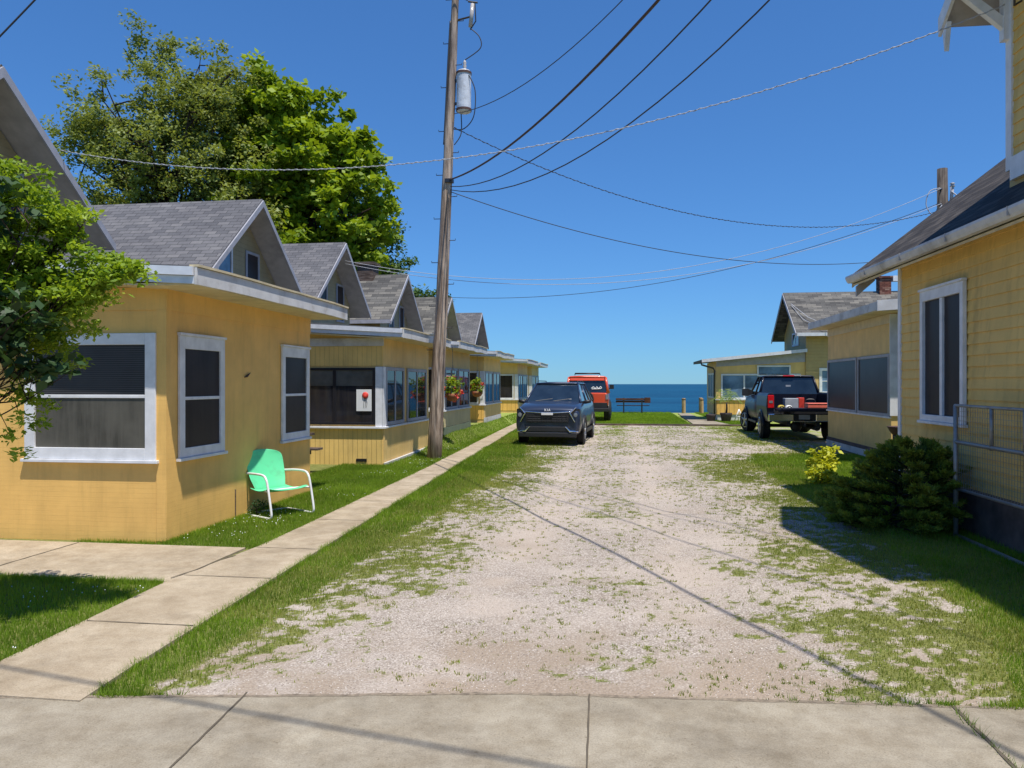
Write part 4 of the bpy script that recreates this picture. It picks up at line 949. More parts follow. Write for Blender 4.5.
# ------------------------------------------------------------------ trees
def tree(name, lab, base, trunk_top, crowns, n_cl, n_per, clump, leaf, leafm, seed, tr=.3, barkm='bark', limbs=26, group=None, cat='tree', wid=.55, shell=.5, squash=.7, up=.3):
    """crowns: list of (cx,cy,cz,rx,ry,rz,weight)"""
    r = np.random.RandomState(seed); t = thing(name, lab, cat, base, 0, group)
    cs = []; W = np.array([c[6] for c in crowns], float); W /= W.sum()
    while len(cs) < n_cl:
        c = crowns[r.choice(len(crowns), p=W)]; d = r.normal(size=3); d /= np.linalg.norm(d); rad = shell+(1-shell)*r.rand()
        rad *= .8+.45*float(vnoise(np.array([d[0]*2.2+seed]), np.array([d[2]*2.2+d[1]*3]), seed)[0])
        p = np.array([c[0]+d[0]*c[3]*rad, c[1]+d[1]*c[4]*rad, c[2]+d[2]*c[5]*rad]); cs.append(p)
    cs = np.array(cs); sp = clump*(.6+.8*r.rand(len(cs)))
    V, F, T = leaves(cs, n_per, sp, leaf, seed+1, wid=wid, squash=squash, up=up)
    fast_mesh('foliage', V, F, M[leafm], t, T, base)
    tp = Vector(trunk_top); b = Vector(base); q = MB()
    top = Vector((crowns[0][0], crowns[0][1], crowns[0][2]+crowns[0][5]*.5))
    q.tube(curve([b-Vector((0, 0, .2)), b.lerp(tp, .5)+Vector((.1, 0, 0)), tp, tp.lerp(top, .5)+Vector((-.2, .1, 0)), top], 5), [tr*(1-.9*i/20) for i in range(21)], 10)
    q.build('trunk', M[barkm], t, base, smooth=True)
    idx = r.choice(len(cs), min(limbs, len(cs)), replace=False); q = MB()
    for i in idx:
        e = Vector(cs[i]); s = tp.lerp(top, .05+.8*r.rand()**1.5*min(1, max(.05, (e.z-tp.z)/(max(.1, top.z-tp.z)))))
        mid = s.lerp(e, .5)+Vector((0, 0, -.12*(e-s).length*r.rand())); k = tr*.32*(.5+r.rand()*.6)
        P = curve([s, mid, e], 5); q.tube(P, [k*(1-.85*j/10) for j in range(11)], 6, cap=False)
        for _ in range(4):
            j = r.randint(4, 10); a = P[j]; o = np.argsort(np.linalg.norm(cs-np.array(a), axis=1))[r.randint(1, 9)]; bb = Vector(cs[o]); q.tube([a, a.lerp(bb, .5)+Vector((0, 0, .08)), bb], [k*.4, k*.3, k*.1], 5, cap=False)
    q.build('limbs', M[barkm], t, base, smooth=True)
    return t
TG = 'trees rising behind the left row of cottages'
tree('tree', 'tall olive green tree with airy crown and bare dark limbs, left of the maple', (-19.4, 31.5, 0), (-19.6, 31.5, 7),
     [(-20.6, 31.5, 11.8, 4.4, 3.6, 4.2, 3), (-18.3, 31.5, 14.2, 2.6, 2.2, 2.6, 1.3), (-23.6, 31.5, 12.9, 2.2, 2, 1.9, .9), (-22, 31, 8.5, 3.3, 2.5, 2.0, .9), (-17.5, 31.5, 10, 3.2, 3, 3.5, 1.6), (-21.3, 31.5, 17.1, .7, .7, 1.5, .16), (-20.2, 31.5, 16.3, .7, .7, 1.5, .14)],
     680, 85, .55, .17, 'leaf_olive', 11, .38, 'bark_dark', 70, TG, shell=.25)
tree('tree', 'bright green broad leaved maple standing highest above the second cottage roof', (-14.9, 34, 0), (-14.9, 34, 6),
     [(-15.6, 34, 12.2, 3.9, 3.2, 3.9, 3), (-17.0, 34, 14.6, 2.1, 2, 2.0, .9), (-13.2, 34, 9.6, 3.2, 3, 3.4, 2), (-16.2, 33, 8.5, 3.6, 3, 2.5, 1.6), (-12.4, 34, 12.6, 1.3, 1.3, 1.2, .35)],
     430, 85, .62, .30, 'leaf_maple', 22, .42, 'bark_dark', 40, TG, wid=.8, shell=.45, squash=.55)
tree('tree', 'darker bluish green tree at the right end of the treetops, next to the utility pole', (-14.2, 39, 0), (-14.2, 39, 6),
     [(-14.5, 39, 9.6, 3.3, 3, 4.0, 3), (-13.3, 39, 7.6, 2.5, 2.5, 2.6, 1.2), (-16.0, 39, 13.4, 1.8, 1.8, 2.2, .8), (-14.3, 39, 13.6, .9, .9, 1.6, .3)],
     260, 70, .6, .24, 'leaf_dark', 33, .3, 'bark_dark', 30, TG, shell=.4)
tree('tree', 'small distant green tree peeping over the third roof just left of the pole', (-16.6, 62, -4), (-16.6, 62, 2),
     [(-16.4, 62, 8.0, 2.6, 2, 1.7, 1)], 70, 50, .7, .3, 'leaf_dark', 44, .3, 'bark_dark', 8, TG)
# low hedge mass behind the roofs
tree('tree', 'low leafy tree under the maple, just behind the ridge of the nearest roofs', (-19, 27, 0), (-19, 27, 3),
     [(-19.5, 27, 6.0, 4.5, 2, 2.0, 2), (-14.2, 27.5, 5.6, 3.5, 2, 1.8, 1.2)], 240, 60, .6, .22, 'leaf_maple', 55, .25, 'bark_dark', 16, TG)
# near left shrub tree
tree('small_tree', 'lime green young tree reaching in from the left edge before the nearest cottage', (-4.75, 4.75, 0), (-4.7, 4.75, 1.5),
     [(-4.15, 4.75, 2.45, .6, .5, .48, 3), (-3.72, 4.75, 2.34, .38, .35, .28, 1.4), (-4.0, 4.75, 2.0, .42, .4, .26, 1.3), (-4.0, 4.8, 2.82, .36, .3, .26, .9), (-4.35, 4.7, 3.0, .42, .4, .30, 1.3), (-3.3, 4.7, 2.42, .14, .15, .10, .3), (-3.75, 4.75, 2.75, .2, .2, .2, .4), (-3.99, 4.65, 1.5, .10, .12, .36, .4)],
     340, 60, .10, .043, 'leaf_lime', 66, .05, 'bark_dark', 60, shell=.2, squash=.5)
tree('broadleaf_shrub', 'dark broad leaved shrub at the left edge, below the lime green leaves', (-4.8, 4.35, 0), (-4.75, 4.4, 1.2),
     [(-4.0, 4.4, 1.95, .4, .3, .3, 1.2), (-3.8, 4.5, 1.76, .30, .25, .12, .8), (-4.05, 4.4, 2.75, .3, .25, .35, 1.3), (-3.85, 4.4, 2.1, .3, .25, .2, .4)],
     60, 12, .12, .085, 'leaf_deep', 77, .035, 'bark_dark', 40, cat='shrub', shell=.2, wid=.7)

# juniper
def juniper():
    r = np.random.RandomState(9); b = (3.05, 9.4, 0); t = thing('juniper_bush', 'large dark green spreading juniper bush against the mustard house', 'bush', b)
    Vs, Fs, Ts = [], [], []; off = 0; q = MB()
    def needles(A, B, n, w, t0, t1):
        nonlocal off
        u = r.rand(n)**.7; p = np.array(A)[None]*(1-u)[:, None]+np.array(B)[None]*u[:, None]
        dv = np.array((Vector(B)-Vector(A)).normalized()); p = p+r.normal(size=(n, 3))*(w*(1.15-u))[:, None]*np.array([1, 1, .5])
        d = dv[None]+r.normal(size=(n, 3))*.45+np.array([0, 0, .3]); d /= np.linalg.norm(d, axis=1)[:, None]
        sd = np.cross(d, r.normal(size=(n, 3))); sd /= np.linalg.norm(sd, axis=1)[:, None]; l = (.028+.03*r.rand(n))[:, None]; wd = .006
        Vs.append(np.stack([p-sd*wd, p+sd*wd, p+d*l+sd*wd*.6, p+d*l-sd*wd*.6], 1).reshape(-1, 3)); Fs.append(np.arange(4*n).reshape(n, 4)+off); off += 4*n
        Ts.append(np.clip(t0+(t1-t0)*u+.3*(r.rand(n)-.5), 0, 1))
    for (z, rad, n) in ((.06, .74, 15), (.20, .80, 14), (.36, .76, 13), (.52, .68, 12), (.68, .58, 10), (.83, .44, 8), (.96, .28, 6), (1.04, .12, 4)):
        for k in range(n):
            a = 2*math.pi*k/n+r.rand()*.6+z*5; R_ = .98*rad*(.75+.3*r.rand()); cx, cy = b[0]+.34*z, b[1]-.05*z
            root = Vector((cx+.08*math.cos(a), cy+.08*math.sin(a), z*.7)); D = Vector((math.cos(a)*.9, math.sin(a)*1.25, 0)); tip = root+D*R_; tip.z = z*.88+.03+.09*r.rand()
            q.tube([root, root.lerp(tip, .6)+Vector((0, 0, -.03)), tip], [.012, .008, .003], 4, cap=False)
            needles(root.lerp(tip, .3), tip, 260, .06, .05, .7)
            for j in range(7):
                s0 = root.lerp(tip, .35+.55*r.rand()); an = a+r.uniform(-.95, .95); ln = (.09+.09*r.rand())*(.7+R_*.5)
                e = s0+Vector((math.cos(an), math.sin(an), .22+.3*r.rand()))*ln
                if e.x > 3.54: e.x = 3.54
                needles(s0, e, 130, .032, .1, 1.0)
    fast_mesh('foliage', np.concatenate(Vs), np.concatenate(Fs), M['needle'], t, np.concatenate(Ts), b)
    q.build('stems', M['bark_dark'], t, b)
juniper()
def small_plant(lab, x, y, z, cs_n, spread, seed, mat='leaf_yellow', s=.05, name='small_shrub'):
    t = thing(name, lab, 'plant', (x, y, 0)); r = random.Random(seed)
    cs = [(x+r.gauss(0, spread), y+r.gauss(0, spread), z*(.3+.8*r.random())) for _ in range(cs_n)]
    V, F, T = leaves(cs, 26, .07, s, seed, wid=.6); fast_mesh('foliage', V, F, M[mat], t, T, (x, y, 0))
    q = MB()
    for c in cs[::2]: q.tube([(x, y, 0), ((x+c[0])/2, (y+c[1])/2, c[2]*.6), c], [.006, .005, .002], 4)
    q.build('stems', M['bark_dark'], t, (x, y, 0))
small_plant('bright yellow green leafy shrub at the left foot of the juniper, upper one', 3.42, 13.5, .50, 26, .11, 1, s=.09)
small_plant('low yellow green sprig at the left foot of the juniper, lower one', 3.25, 13.1, .22, 14, .09, 2, s=.08)
small_plant('sparse weedy sprig growing against the cottage wall behind the mint green chair', -4.5, 8.95, .2, 5, .05, 3, 'leaf_deep', .035)
# rusty fire bowl
fb = (4.86, 14.3, 0); t = thing('bird_bath', 'rusty brown iron bowl on a stand behind the juniper, by the white corner board', 'bird bath', fb)
q = MB(); q.lathe([(.02, .74), (.07, .75), (.11, .80), (.155, .88), (.165, .9), (.145, .88), (.10, .81), (.02, .78)], (fb[0], fb[1], 0), 18); q.build('bowl', M['rust'], t, fb, smooth=True)
q = MB(); q.lathe([(.12, .0), (.12, .04), (.05, .12), (.045, .5), (.07, .68), (.07, .745)], (fb[0], fb[1], 0), 14); q.build('stand', M['rust'], t, fb, smooth=True)

# ------------------------------------------------------------------ metal lawn chair
def lawn_chair():
    ang = math.atan2(-.52, .85)             # faces to the right and a little to the viewer
    loc = (-4.3, 9.12, .0); t = thing('lawn_chair', 'mint green metal lawn chair with white tubular arms on the cottage grass', 'chair', loc, ang)
    # local: x forward, y across (left/right)
    import bmesh
    def shell(name, rows, thick):
        """rows: list of rows of points"""
        q = MB(); nr, nc = len(rows), len(rows[0]); q.add([p for r_ in rows for p in r_], [(i*nc+j, i*nc+j+1, (i+1)*nc+j+1, (i+1)*nc+j) for i in range(nr-1) for j in range(nc-1)])
        o = q.build(name, M['mint'], t, smooth=True); s = o.modifiers.new('t', 'SOLIDIFY'); s.thickness = thick; s.offset = 0
        u = o.modifiers.new('s', 'SUBSURF'); u.levels = u.render_levels = 2; return o
    rows = []
    for i in range(9):                         # back: from seat joint up, reclining, rounded top
        v = i/8; x = -.20-.17*v-.02*math.sin(v*3.1); z = .31+.50*v; hw = .235+.035*math.sin(min(1, v*1.15)*math.pi*.6)
        if v > .8: hw *= 1-.28*((v-.8)/.2)**2
        if v < .15: hw *= .94
        rows.append([(x+.055*(abs(c)/1)**2, c*hw, z-(.03*abs(c)**2 if v > .9 else 0)) for c in (-1, -.9, -.6, -.3, 0, .3, .6, .9, 1)])
    shell('backrest', rows, .010)
    rows = []
    for i in range(8):
        v = i/7; x = -.23+.52*v; z = .315+.055*v-.05*math.sin(v*math.pi)*1.0-(.035 if v > .95 else 0); hw = .255+.02*v
        if v > .95: hw *= .96
        rows.append([(x, c*hw, z+.028*abs(c)**3-.0) for c in (-1, -.9, -.6, -.3, 0, .3, .6, .9, 1)])
    shell('seat', rows, .010)
    for s in (-1, 1):                          # one bent tube each side: arm, front leg, runner
        yy = s*.305
        P = curve([(-.27, s*.27, .52), (-.05, yy, .535), (.15, yy, .53), (.22, yy, .49), (.26, yy, .40), (.33, yy, .12), (.335, yy, .04), (.29, yy, .016), (.1, yy, .014), (-.22, yy, .014)], 6)
        q = MB(); q.tube(P, .0145, 10); q.build('armrest_leg', M['white_tube'], t, smooth=True)
    q = MB(); q.tube(curve([(-.22, -.305, .014), (-.25, -.2, .014), (-.25, .2, .014), (-.22, .305, .014)], 5), .0145, 8); q.build('rear_runner', M['white_tube'], t, smooth=True)
    q = MB(); q.tube([(.265, -.305, .34), (.1, -.25, .325), (.1, .25, .325), (.265, .305, .34)], .011, 8); q.build('seat_support', M['white_tube'], t, smooth=True)
lawn_chair()

# picnic table (its end shows beside the near cottage)
pt = (-6.38, 12.9, 0); t = thing('picnic_table', 'dark weathered wooden picnic table half hidden behind the near cottage', 'table', pt)
def plank(name, x0, x1, y0, y1, z0, z1): q = MB(); q.box(x0, x1, y0, y1, z0, z1); return q.build(name, M['old_wood'], t, (0, 0, 0), bevel=.005)
for i in range(5): plank('top_board', -.85, .85, -.36+i*.147, -.36+i*.147+.137, .72, .76)
for s in (-1, 1):
    for k in range(2): plank('seat_board', -.85, .85, s*.62-.13+k*.135, s*.62-.13+k*.135+.125, .42, .46)
for s in (-1, 1):
    q = MB(); q.box(s*.6-.02, s*.6+.02, -.75, .75, .33, .42); q.box(s*.6-.02, s*.6+.02, -.35, .35, .63, .718); q.build('cross_beam', M['old_wood'], t)
    for k in (-1, 1):
        q = MB(); q.prism([(s*.6+.021, k*.62, 0), (s*.6+.021, k*.52, 0), (s*.6+.021, k*.2, .70), (s*.6+.021, k*.3, .70)], (.035, 0, 0)); q.build('leg', M['old_wood'], t, fix=True)

# bench by the lake
bb = (.72, 43.0, 0); t = thing('park_bench', 'dark wooden park bench on the grass facing the lake', 'bench', bb)
for i, (z, wd) in enumerate(((.62, .11), (.75, .11))): q = MB(); q.box(-.95, .95, -.18-.03*i, -.145-.03*i, z, z+wd); q.build('back_slat', M['bench_wood'], t, bevel=.004)
for i in range(3): q = MB(); q.box(-.9, .9, -.12+i*.15, .01+i*.15, .43, .465); q.build('seat_slat', M['bench_wood'], t, bevel=.004)
for x in (-.55, .45):
    q = MB(); q.prism([(x, -.16, 0), (x, -.06, 0), (x, -.12, .45), (x, -.16, .88), (x, -.21, .88)], (.07, 0, 0)); q.box(x, x+.07, .18, .27, 0, .43); q.box(x+.001, x+.069, -.15, .3, .37, .428); q.build('leg', M['metal_dark'], t, fix=True)
q = MB(); q.box(.62, .95, -.25, -.215, .60, .90); q.build('end_board', M['bench_wood'], t)
# wooden posts
def post(x, y, h, lab): 
    o = thing('bollard', lab, 'post', (x, y, 0), 0, 'short pale wooden posts on the grass by the lake')
    q = MB(); q.tube([(0, 0, -.1), (0, 0, h-.02), (0, 0, h)], [.11, .105, .085], 12); q.build('shaft', M['post_wood'], o, smooth=False)
    q = MB(); q.lathe([(.115, h-.08), (.118, h-.08), (.118, h-.03), (.115, h-.03)], (0, 0, 0), 12); q.build('band', M['old_wood'], o)
post(3.5, 43.1, .86, 'pale wooden post standing alone at the end of the lakeside path')
post(4.46, 43.0, .84, 'pale wooden post nearest the far house, right of a thinner one')
post(4.62, 45.0, .86, 'thinner looking pale wooden post farthest back, close to the corner of the far house')

# potted palm and pots
def pot(x, y, s, lab, name):
    o = thing(name, lab, 'plant', (x, y, 0))
    q = MB(); q.lathe([(.14*s, 0), (.2*s, .05*s), (.26*s, .34*s), (.28*s, .42*s), (.24*s, .42*s), (.2*s, .3*s)], (0, 0, 0), 16); q.build('pot', M['pot'], o, smooth=True); return o
o = pot(4.55, 33.9, .95, 'potted palm with arching yellow green fronds before the far house', 'potted_palm')
r = random.Random(4); VV, FF, TT = [], [], []; q = MB()
q.tube([(0, 0, .3), (.03, 0, .6), (.02, 0, .85)], [.05, .04, .035], 8); q.build('trunk', M['bark'], o, smooth=True); off = 0
for k in range(15):
    a = k*2.4; ln = r.uniform(.55, .8); hh = r.uniform(.15, .6); P = curve([(0.02, 0, .8), (.02+math.cos(a)*ln*.5, math.sin(a)*ln*.5, .85+hh), (.02+math.cos(a)*ln, math.sin(a)*ln, .75+hh*.6)], 8)
    for i in range(3, len(P)):
        d = (P[min(i+1, len(P)-1)]-P[i-1]).normalized(); sd = d.cross(Vector((0, 0, 1))).normalized()
        for s in (-1, 1):
            e = P[i]+sd*s*.2*(1.1-i/len(P))+d*.1-Vector((0, 0, .05)); VV += [P[i]-d*.012, P[i]+d*.012, e+d*.01, e-d*.004]; FF.append([off, off+1, off+2, off+3]); off += 4; TT.append(r.random())
fast_mesh('fronds', np.array([tuple(v) for v in VV]), np.array(FF), M['palm'], o, np.array(TT), (0, 0, 0))
o = pot(3.92, 33.95, .8, 'empty dark plant pot at the left corner of the far house', 'plant_pot'); o['category'] = 'pot'
o = pot(6.3, 33.9, .8, 'potted fern partly behind the pickup, right of the palm', 'potted_fern')
V, F, T = leaves([(random.uniform(-.25, .25), random.uniform(-.2, .2), random.uniform(.5, 1.1)) for _ in range(24)], 20, .14, .16, 5, wid=.35); fast_mesh('foliage', V, F, M['leaf_maple'], o, T)
# white A-frame ornament
t = thing('garden_ornament', 'small white wooden easel standing right of the potted palm', 'ornament', (5.15, 34.3, 0))
q = MB(); q.tube([(-.2, 0, 0), (0, 0, .55)], .022, 6); q.tube([(.22, 0, 0), (0, 0, .55)], .022, 6); q.tube([(.0, .2, 0), (0, 0, .5)], .02, 6); q.tube([(-.12, 0, .22), (.13, 0, .22)], .018, 6); q.build('frame', M['white'], t, smooth=True)

# ------------------------------------------------------------------ vehicles
def ring(y, hw, zb, zt, sh=.1, crown=.03):
    h = zt-zb
    half = [(0, zb), (hw*.55, zb), (hw*.9, zb+.01), (hw*.985, zb+h*.2), (hw, zb+h*.45), (hw*.985, zb+h*.7), (hw*.955, zt-sh*.45), (hw*.86, zt), (hw*.5, zt+crown*.8), (0, zt+crown)]
    return [(x, y, z) for x, z in half]+[(-x, y, z) for x, z in half[-2:0:-1]]
def wheel(par, x, y, r, w, side, rim='rim', steer=0):
    X0, Y0 = x, y; x = y = 0
    q = MB(); prof = [(r*.62, -w/2), (r*.9, -w/2), (r*.985, -w*.38), (r, -w*.2), (r, w*.2), (r*.985, w*.38), (r*.9, w/2), (r*.62, w/2)]
    q.lathe(prof, (x, y, r), 28, 'x'); wo = q.build('wheel', M['tyre'], par, smooth=False); wo.location = (X0, Y0, 0); wo.rotation_euler = (0, 0, steer)
    q = MB(); xs = x+side*(w/2); 
    q.lathe([(r*.60, -side*.02), (r*.64, side*.004), (r*.60, side*.01), (r*.55, -side*.05), (r*.60, -side*.02)], (xs, y, r), 24, 'x', False)
    dq = MB(); dq.lathe([(r*.58, -side*.06), (r*.58, -side*.055), (.01, -side*.05)], (xs, y, r), 20, 'x'); dq.build('brake_disc', M['black_plastic'], wo)
    for k in range(5):
        a = 2*math.pi*k/5+.3; d = Vector((0, math.cos(a), math.sin(a))); c = Vector((xs-side*.02, y, r))
        q.tube([c+d*.03, c+d*r*.58], [.045, .035], 6)
    q.lathe([(.07, -.03), (.06, .02), (.0, .022)], (xs-side*.01, y, r), 12, 'x'); q.build('rim', M[rim], wo, smooth=False)
    return wo
def arch(par, x, y, r, side, mat='black_plastic'):
    q = MB(); n = 14; P0 = []; 
    for i in range(n+1):
        a = math.pi*i/n; P0.append(Vector((x, y+math.cos(a)*r*1.14, r+math.sin(a)*r*1.14)))
    q.tube([p for p in P0], .045, 6); q.build('wheel_arch', M[mat], par, smooth=True)
    q = MB(); q.lathe([(r*1.12, -.02), (r*1.12, .012)], (x-side*.01, y, r), 24, 'x'); q.build('wheel_well', M['tyre'], par)
def glasshouse(par, y0, y1, Y0, Y1, wb, wt, zb, zt, paint, pillars=(.5,), pr=.03, roofh=.05):
    q = MB(); b = [(-wb, y0, zb), (wb, y0, zb), (wb*1.0, y1, zb), (-wb*1.0, y1, zb)]; tt = [(-wt, Y0, zt), (wt, Y0, zt), (wt*.97, Y1, zt), (-wt*.97, Y1, zt)]
    q.add(b+tt, [(3, 2, 1, 0), (4, 5, 6, 7), (0, 1, 5, 4), (1, 2, 6, 5), (2, 3, 7, 6), (3, 0, 4, 7)]); q.build('window_glass', M['car_glass'], par, bevel=.03)
    for i in range(4): q = MB(); q.tube([Vector(b[i]), Vector(b[i]).lerp(Vector(tt[i]), .5)*1.0, Vector(tt[i])], [pr*1.25, pr, pr], 8); q.build('pillar', M[paint], par, smooth=True)
    for s in pillars:
        for k in (0, 1):
            a0, a1 = (b[1], b[2]) if k else (b[0], b[3]); t0, t1 = (tt[1], tt[2]) if k else (tt[0], tt[3]); q = MB(); q.tube([Vector(a0).lerp(Vector(a1), s), Vector(t0).lerp(Vector(t1), s)], pr*.9, 8); q.build('pillar', M[paint], par, smooth=True)
    rr = []
    for f, e in ((0, -.03), (.04, .0), (.3, .0), (.7, 0), (.96, 0), (1, -.03)):
        y = Y0-.05+(Y1-Y0+.1)*f; hh = wt+.035+(e if e else 0)
        rr.append([(hh*.3, y, zt-.01), (hh*.96, y, zt-.012), (hh, y, zt+.006), (hh*.9, y, zt+roofh*.7+e*.6), (hh*.45, y, zt+roofh+e*.6), (0, y, zt+roofh*1.08+e*.6), (-hh*.45, y, zt+roofh+e*.6), (-hh*.9, y, zt+roofh*.7+e*.6), (-hh, y, zt+.006), (-hh*.96, y, zt-.012), (-hh*.3, y, zt-.01)])
    q = MB(); q.loft(rr); q.build('roof', M[paint], par, smooth=True, fix=True)

def text(par, s, size, loc, rot, mat, name='badge', ex=.004):
    cu = bpy.data.curves.new(name, 'FONT'); cu.body = s; cu.size = size; cu.extrude = ex; cu.align_x = 'CENTER'; cu.align_y = 'CENTER'; cu.space_character = 1.25
    o = bpy.data.objects.new(name, cu); C.objects.link(o); bpy.context.view_layer.update()
    me = bpy.data.meshes.new_from_object(o.evaluated_get(bpy.context.evaluated_depsgraph_get())); bpy.data.objects.remove(o)
    ob = bpy.data.objects.new(name, me); C.objects.link(ob); ob.location = loc; ob.rotation_euler = rot; me.materials.clear(); me.materials.append(mat); ob.parent = par; return ob

def suv():
    t = thing('parked_car', 'dark slate blue crossover parked facing the viewer at the left edge of the gravel', 'car', (-1.92, 20.25, 0), -R(3.0)); t.scale = (.97, 1, 1.03)
    q = MB(); st = [(0.03, .76, .34, .84), (0.0, .84, .30, .88), (.05, .89, .27, .95), (.16, .915, .25, 1.01), (.5, .93, .24, 1.07), (1.1, .93, .24, 1.13), (1.6, .93, .24, 1.10), (2.6, .93, .24, 1.11), (3.7, .93, .25, 1.13), (4.3, .91, .28, 1.13), (4.58, .86, .34, 1.08), (4.66, .78, .42, .98)]
    q.loft([ring(*s) for s in st]); q.build('body', M['car_navy'], t, smooth=True, fix=True, subsurf=1)
    glasshouse(t, 1.05, 4.45, 1.95, 3.95, .80, .62, 1.10, 1.61, 'car_navy', (.45, .75))
    q = MB(); q.loft([[(-.58, .006, .60), (.58, .006, .60), (.62, -.004, .83), (-.62, -.004, .83)], [(-.58, -.02, .60), (.58, -.02, .60), (.62, -.03, .83), (-.62, -.03, .83)]]); g = q.build('grille', M['black_plastic'], t, fix=True)
    q = MB()
    for k in range(9): q.tube([(-.57+k*.1425, -.034, .61), (-.52+k*.13, -.034, .82)], .006, 5)
    for z in (.65, .70, .76): q.tube([(-.56, -.032, z), (.56, -.032, z)], .004, 5)
    q.build('grille_bar', M['metal_dark'], g)
    q = MB(); q.box(-.62, .62, -.012, .05, .36, .50); q.build('lower_intake', M['black_plastic'], t, bevel=.02)
    q = MB(); q.box(-.80, .80, -.02, .06, .22, .345); q.build('chin', M['black_plastic'], t, bevel=.02)
    q = MB(); q.tube(curve([(-.64, -.00, .885), (-.3, -.035, .865), (0, -.04, .855), (.3, -.035, .865), (.64, -.0, .885)], 6), .016, 8); q.build('chrome_strip', M['chrome'], t, smooth=True)
    for s in (-1, 1):
        q = MB(); q.loft([[(s*.62, -.02, .80), (s*.72, -.012, .97), (s*.885, .12, .95), (s*.87, .10, .66), (s*.74, .0, .60)], [(s*.62, .04, .80), (s*.72, .05, .96), (s*.86, .2, .94), (s*.85, .2, .66), (s*.74, .06, .60)]]); h = q.build('headlight', M['black_plastic'], t, fix=True)
        q = MB(); q.tube([(s*.78, .02, 1.0), (s*.62, -.03, .845), (s*.76, -.015, .62)], [.014, .022, .014], 6); q.build('light_strip', M['chrome'], h)
        q = MB(); q.lathe([(.055, 0), (.05, -.012), (.0, -.014)], (s*.775, .0, .80), 14, 'y'); q.build('lens', M['lens'], h)
        q = MB(); q.tube([(s*.50, -.02, .50), (s*.62, -.02, .38), (s*.84, .05, .37)], [.012, .026, .02], 6); q.build('bumper_trim', M['chrome'], t)
        q = MB(); q.loft([[(s*.80, 1.35, 1.06), (s*.80, 1.42, 1.09), (s*.80, 1.42, 1.12), (s*.80, 1.35, 1.10)], [(s*.93, 1.3, 1.06), (s*.93, 1.42, 1.06), (s*.93, 1.42, 1.17), (s*.93, 1.3, 1.16)], [(s*1.07, 1.33, 1.09), (s*1.07, 1.43, 1.09), (s*1.07, 1.43, 1.18), (s*1.07, 1.33, 1.17)]]); q.build('wing_mirror', M['black_plastic'], t, smooth=True, fix=True)
        for y in (.95, 3.65): wheel(t, s*.83, y, .345, .22, s); arch(t, s*.925, y, .345, s)
        q = MB(); q.box(s*.935-.01, s*.935+.01, 1.35, 3.2, .28, .38); q.build('sill_trim', M['black_plastic'], t)
        for y in (1.9, 3.0): q = MB(); q.box(s*.94-.012, s*.94+.012, y, y+.16, .88, .905); q.build('door_handle', M['chrome'], t)
        q = MB(); q.tube([(s*.60, 2.05, 1.665), (s*.60, 2.2, 1.69), (s*.60, 3.6, 1.69), (s*.60, 3.75, 1.66)], .014, 6); q.build('roof_rail', M['black_plastic'], t, smooth=True)
    q = MB(); q.box(-.16, .16, -.065, -.05, .80, .86); q.build('plate', M['paper'], t)
    text(t, 'KIA', .095, (0, -.012, .925), (R(78), 0, 0), M['paper'])
    for x0, x1 in ((-.5, -.02), (.02, .5)): q = MB(); q.tube([(x0, 1.0, 1.14), (x1, 1.14, 1.20)], .008, 5); q.build('wiper', M['black_plastic'], t)
    q = MB(); q.box(.44, .52, 1.195, 1.20, 1.17, 1.20); o = q.build('windscreen_sticker', M['paper'], t)
suv()

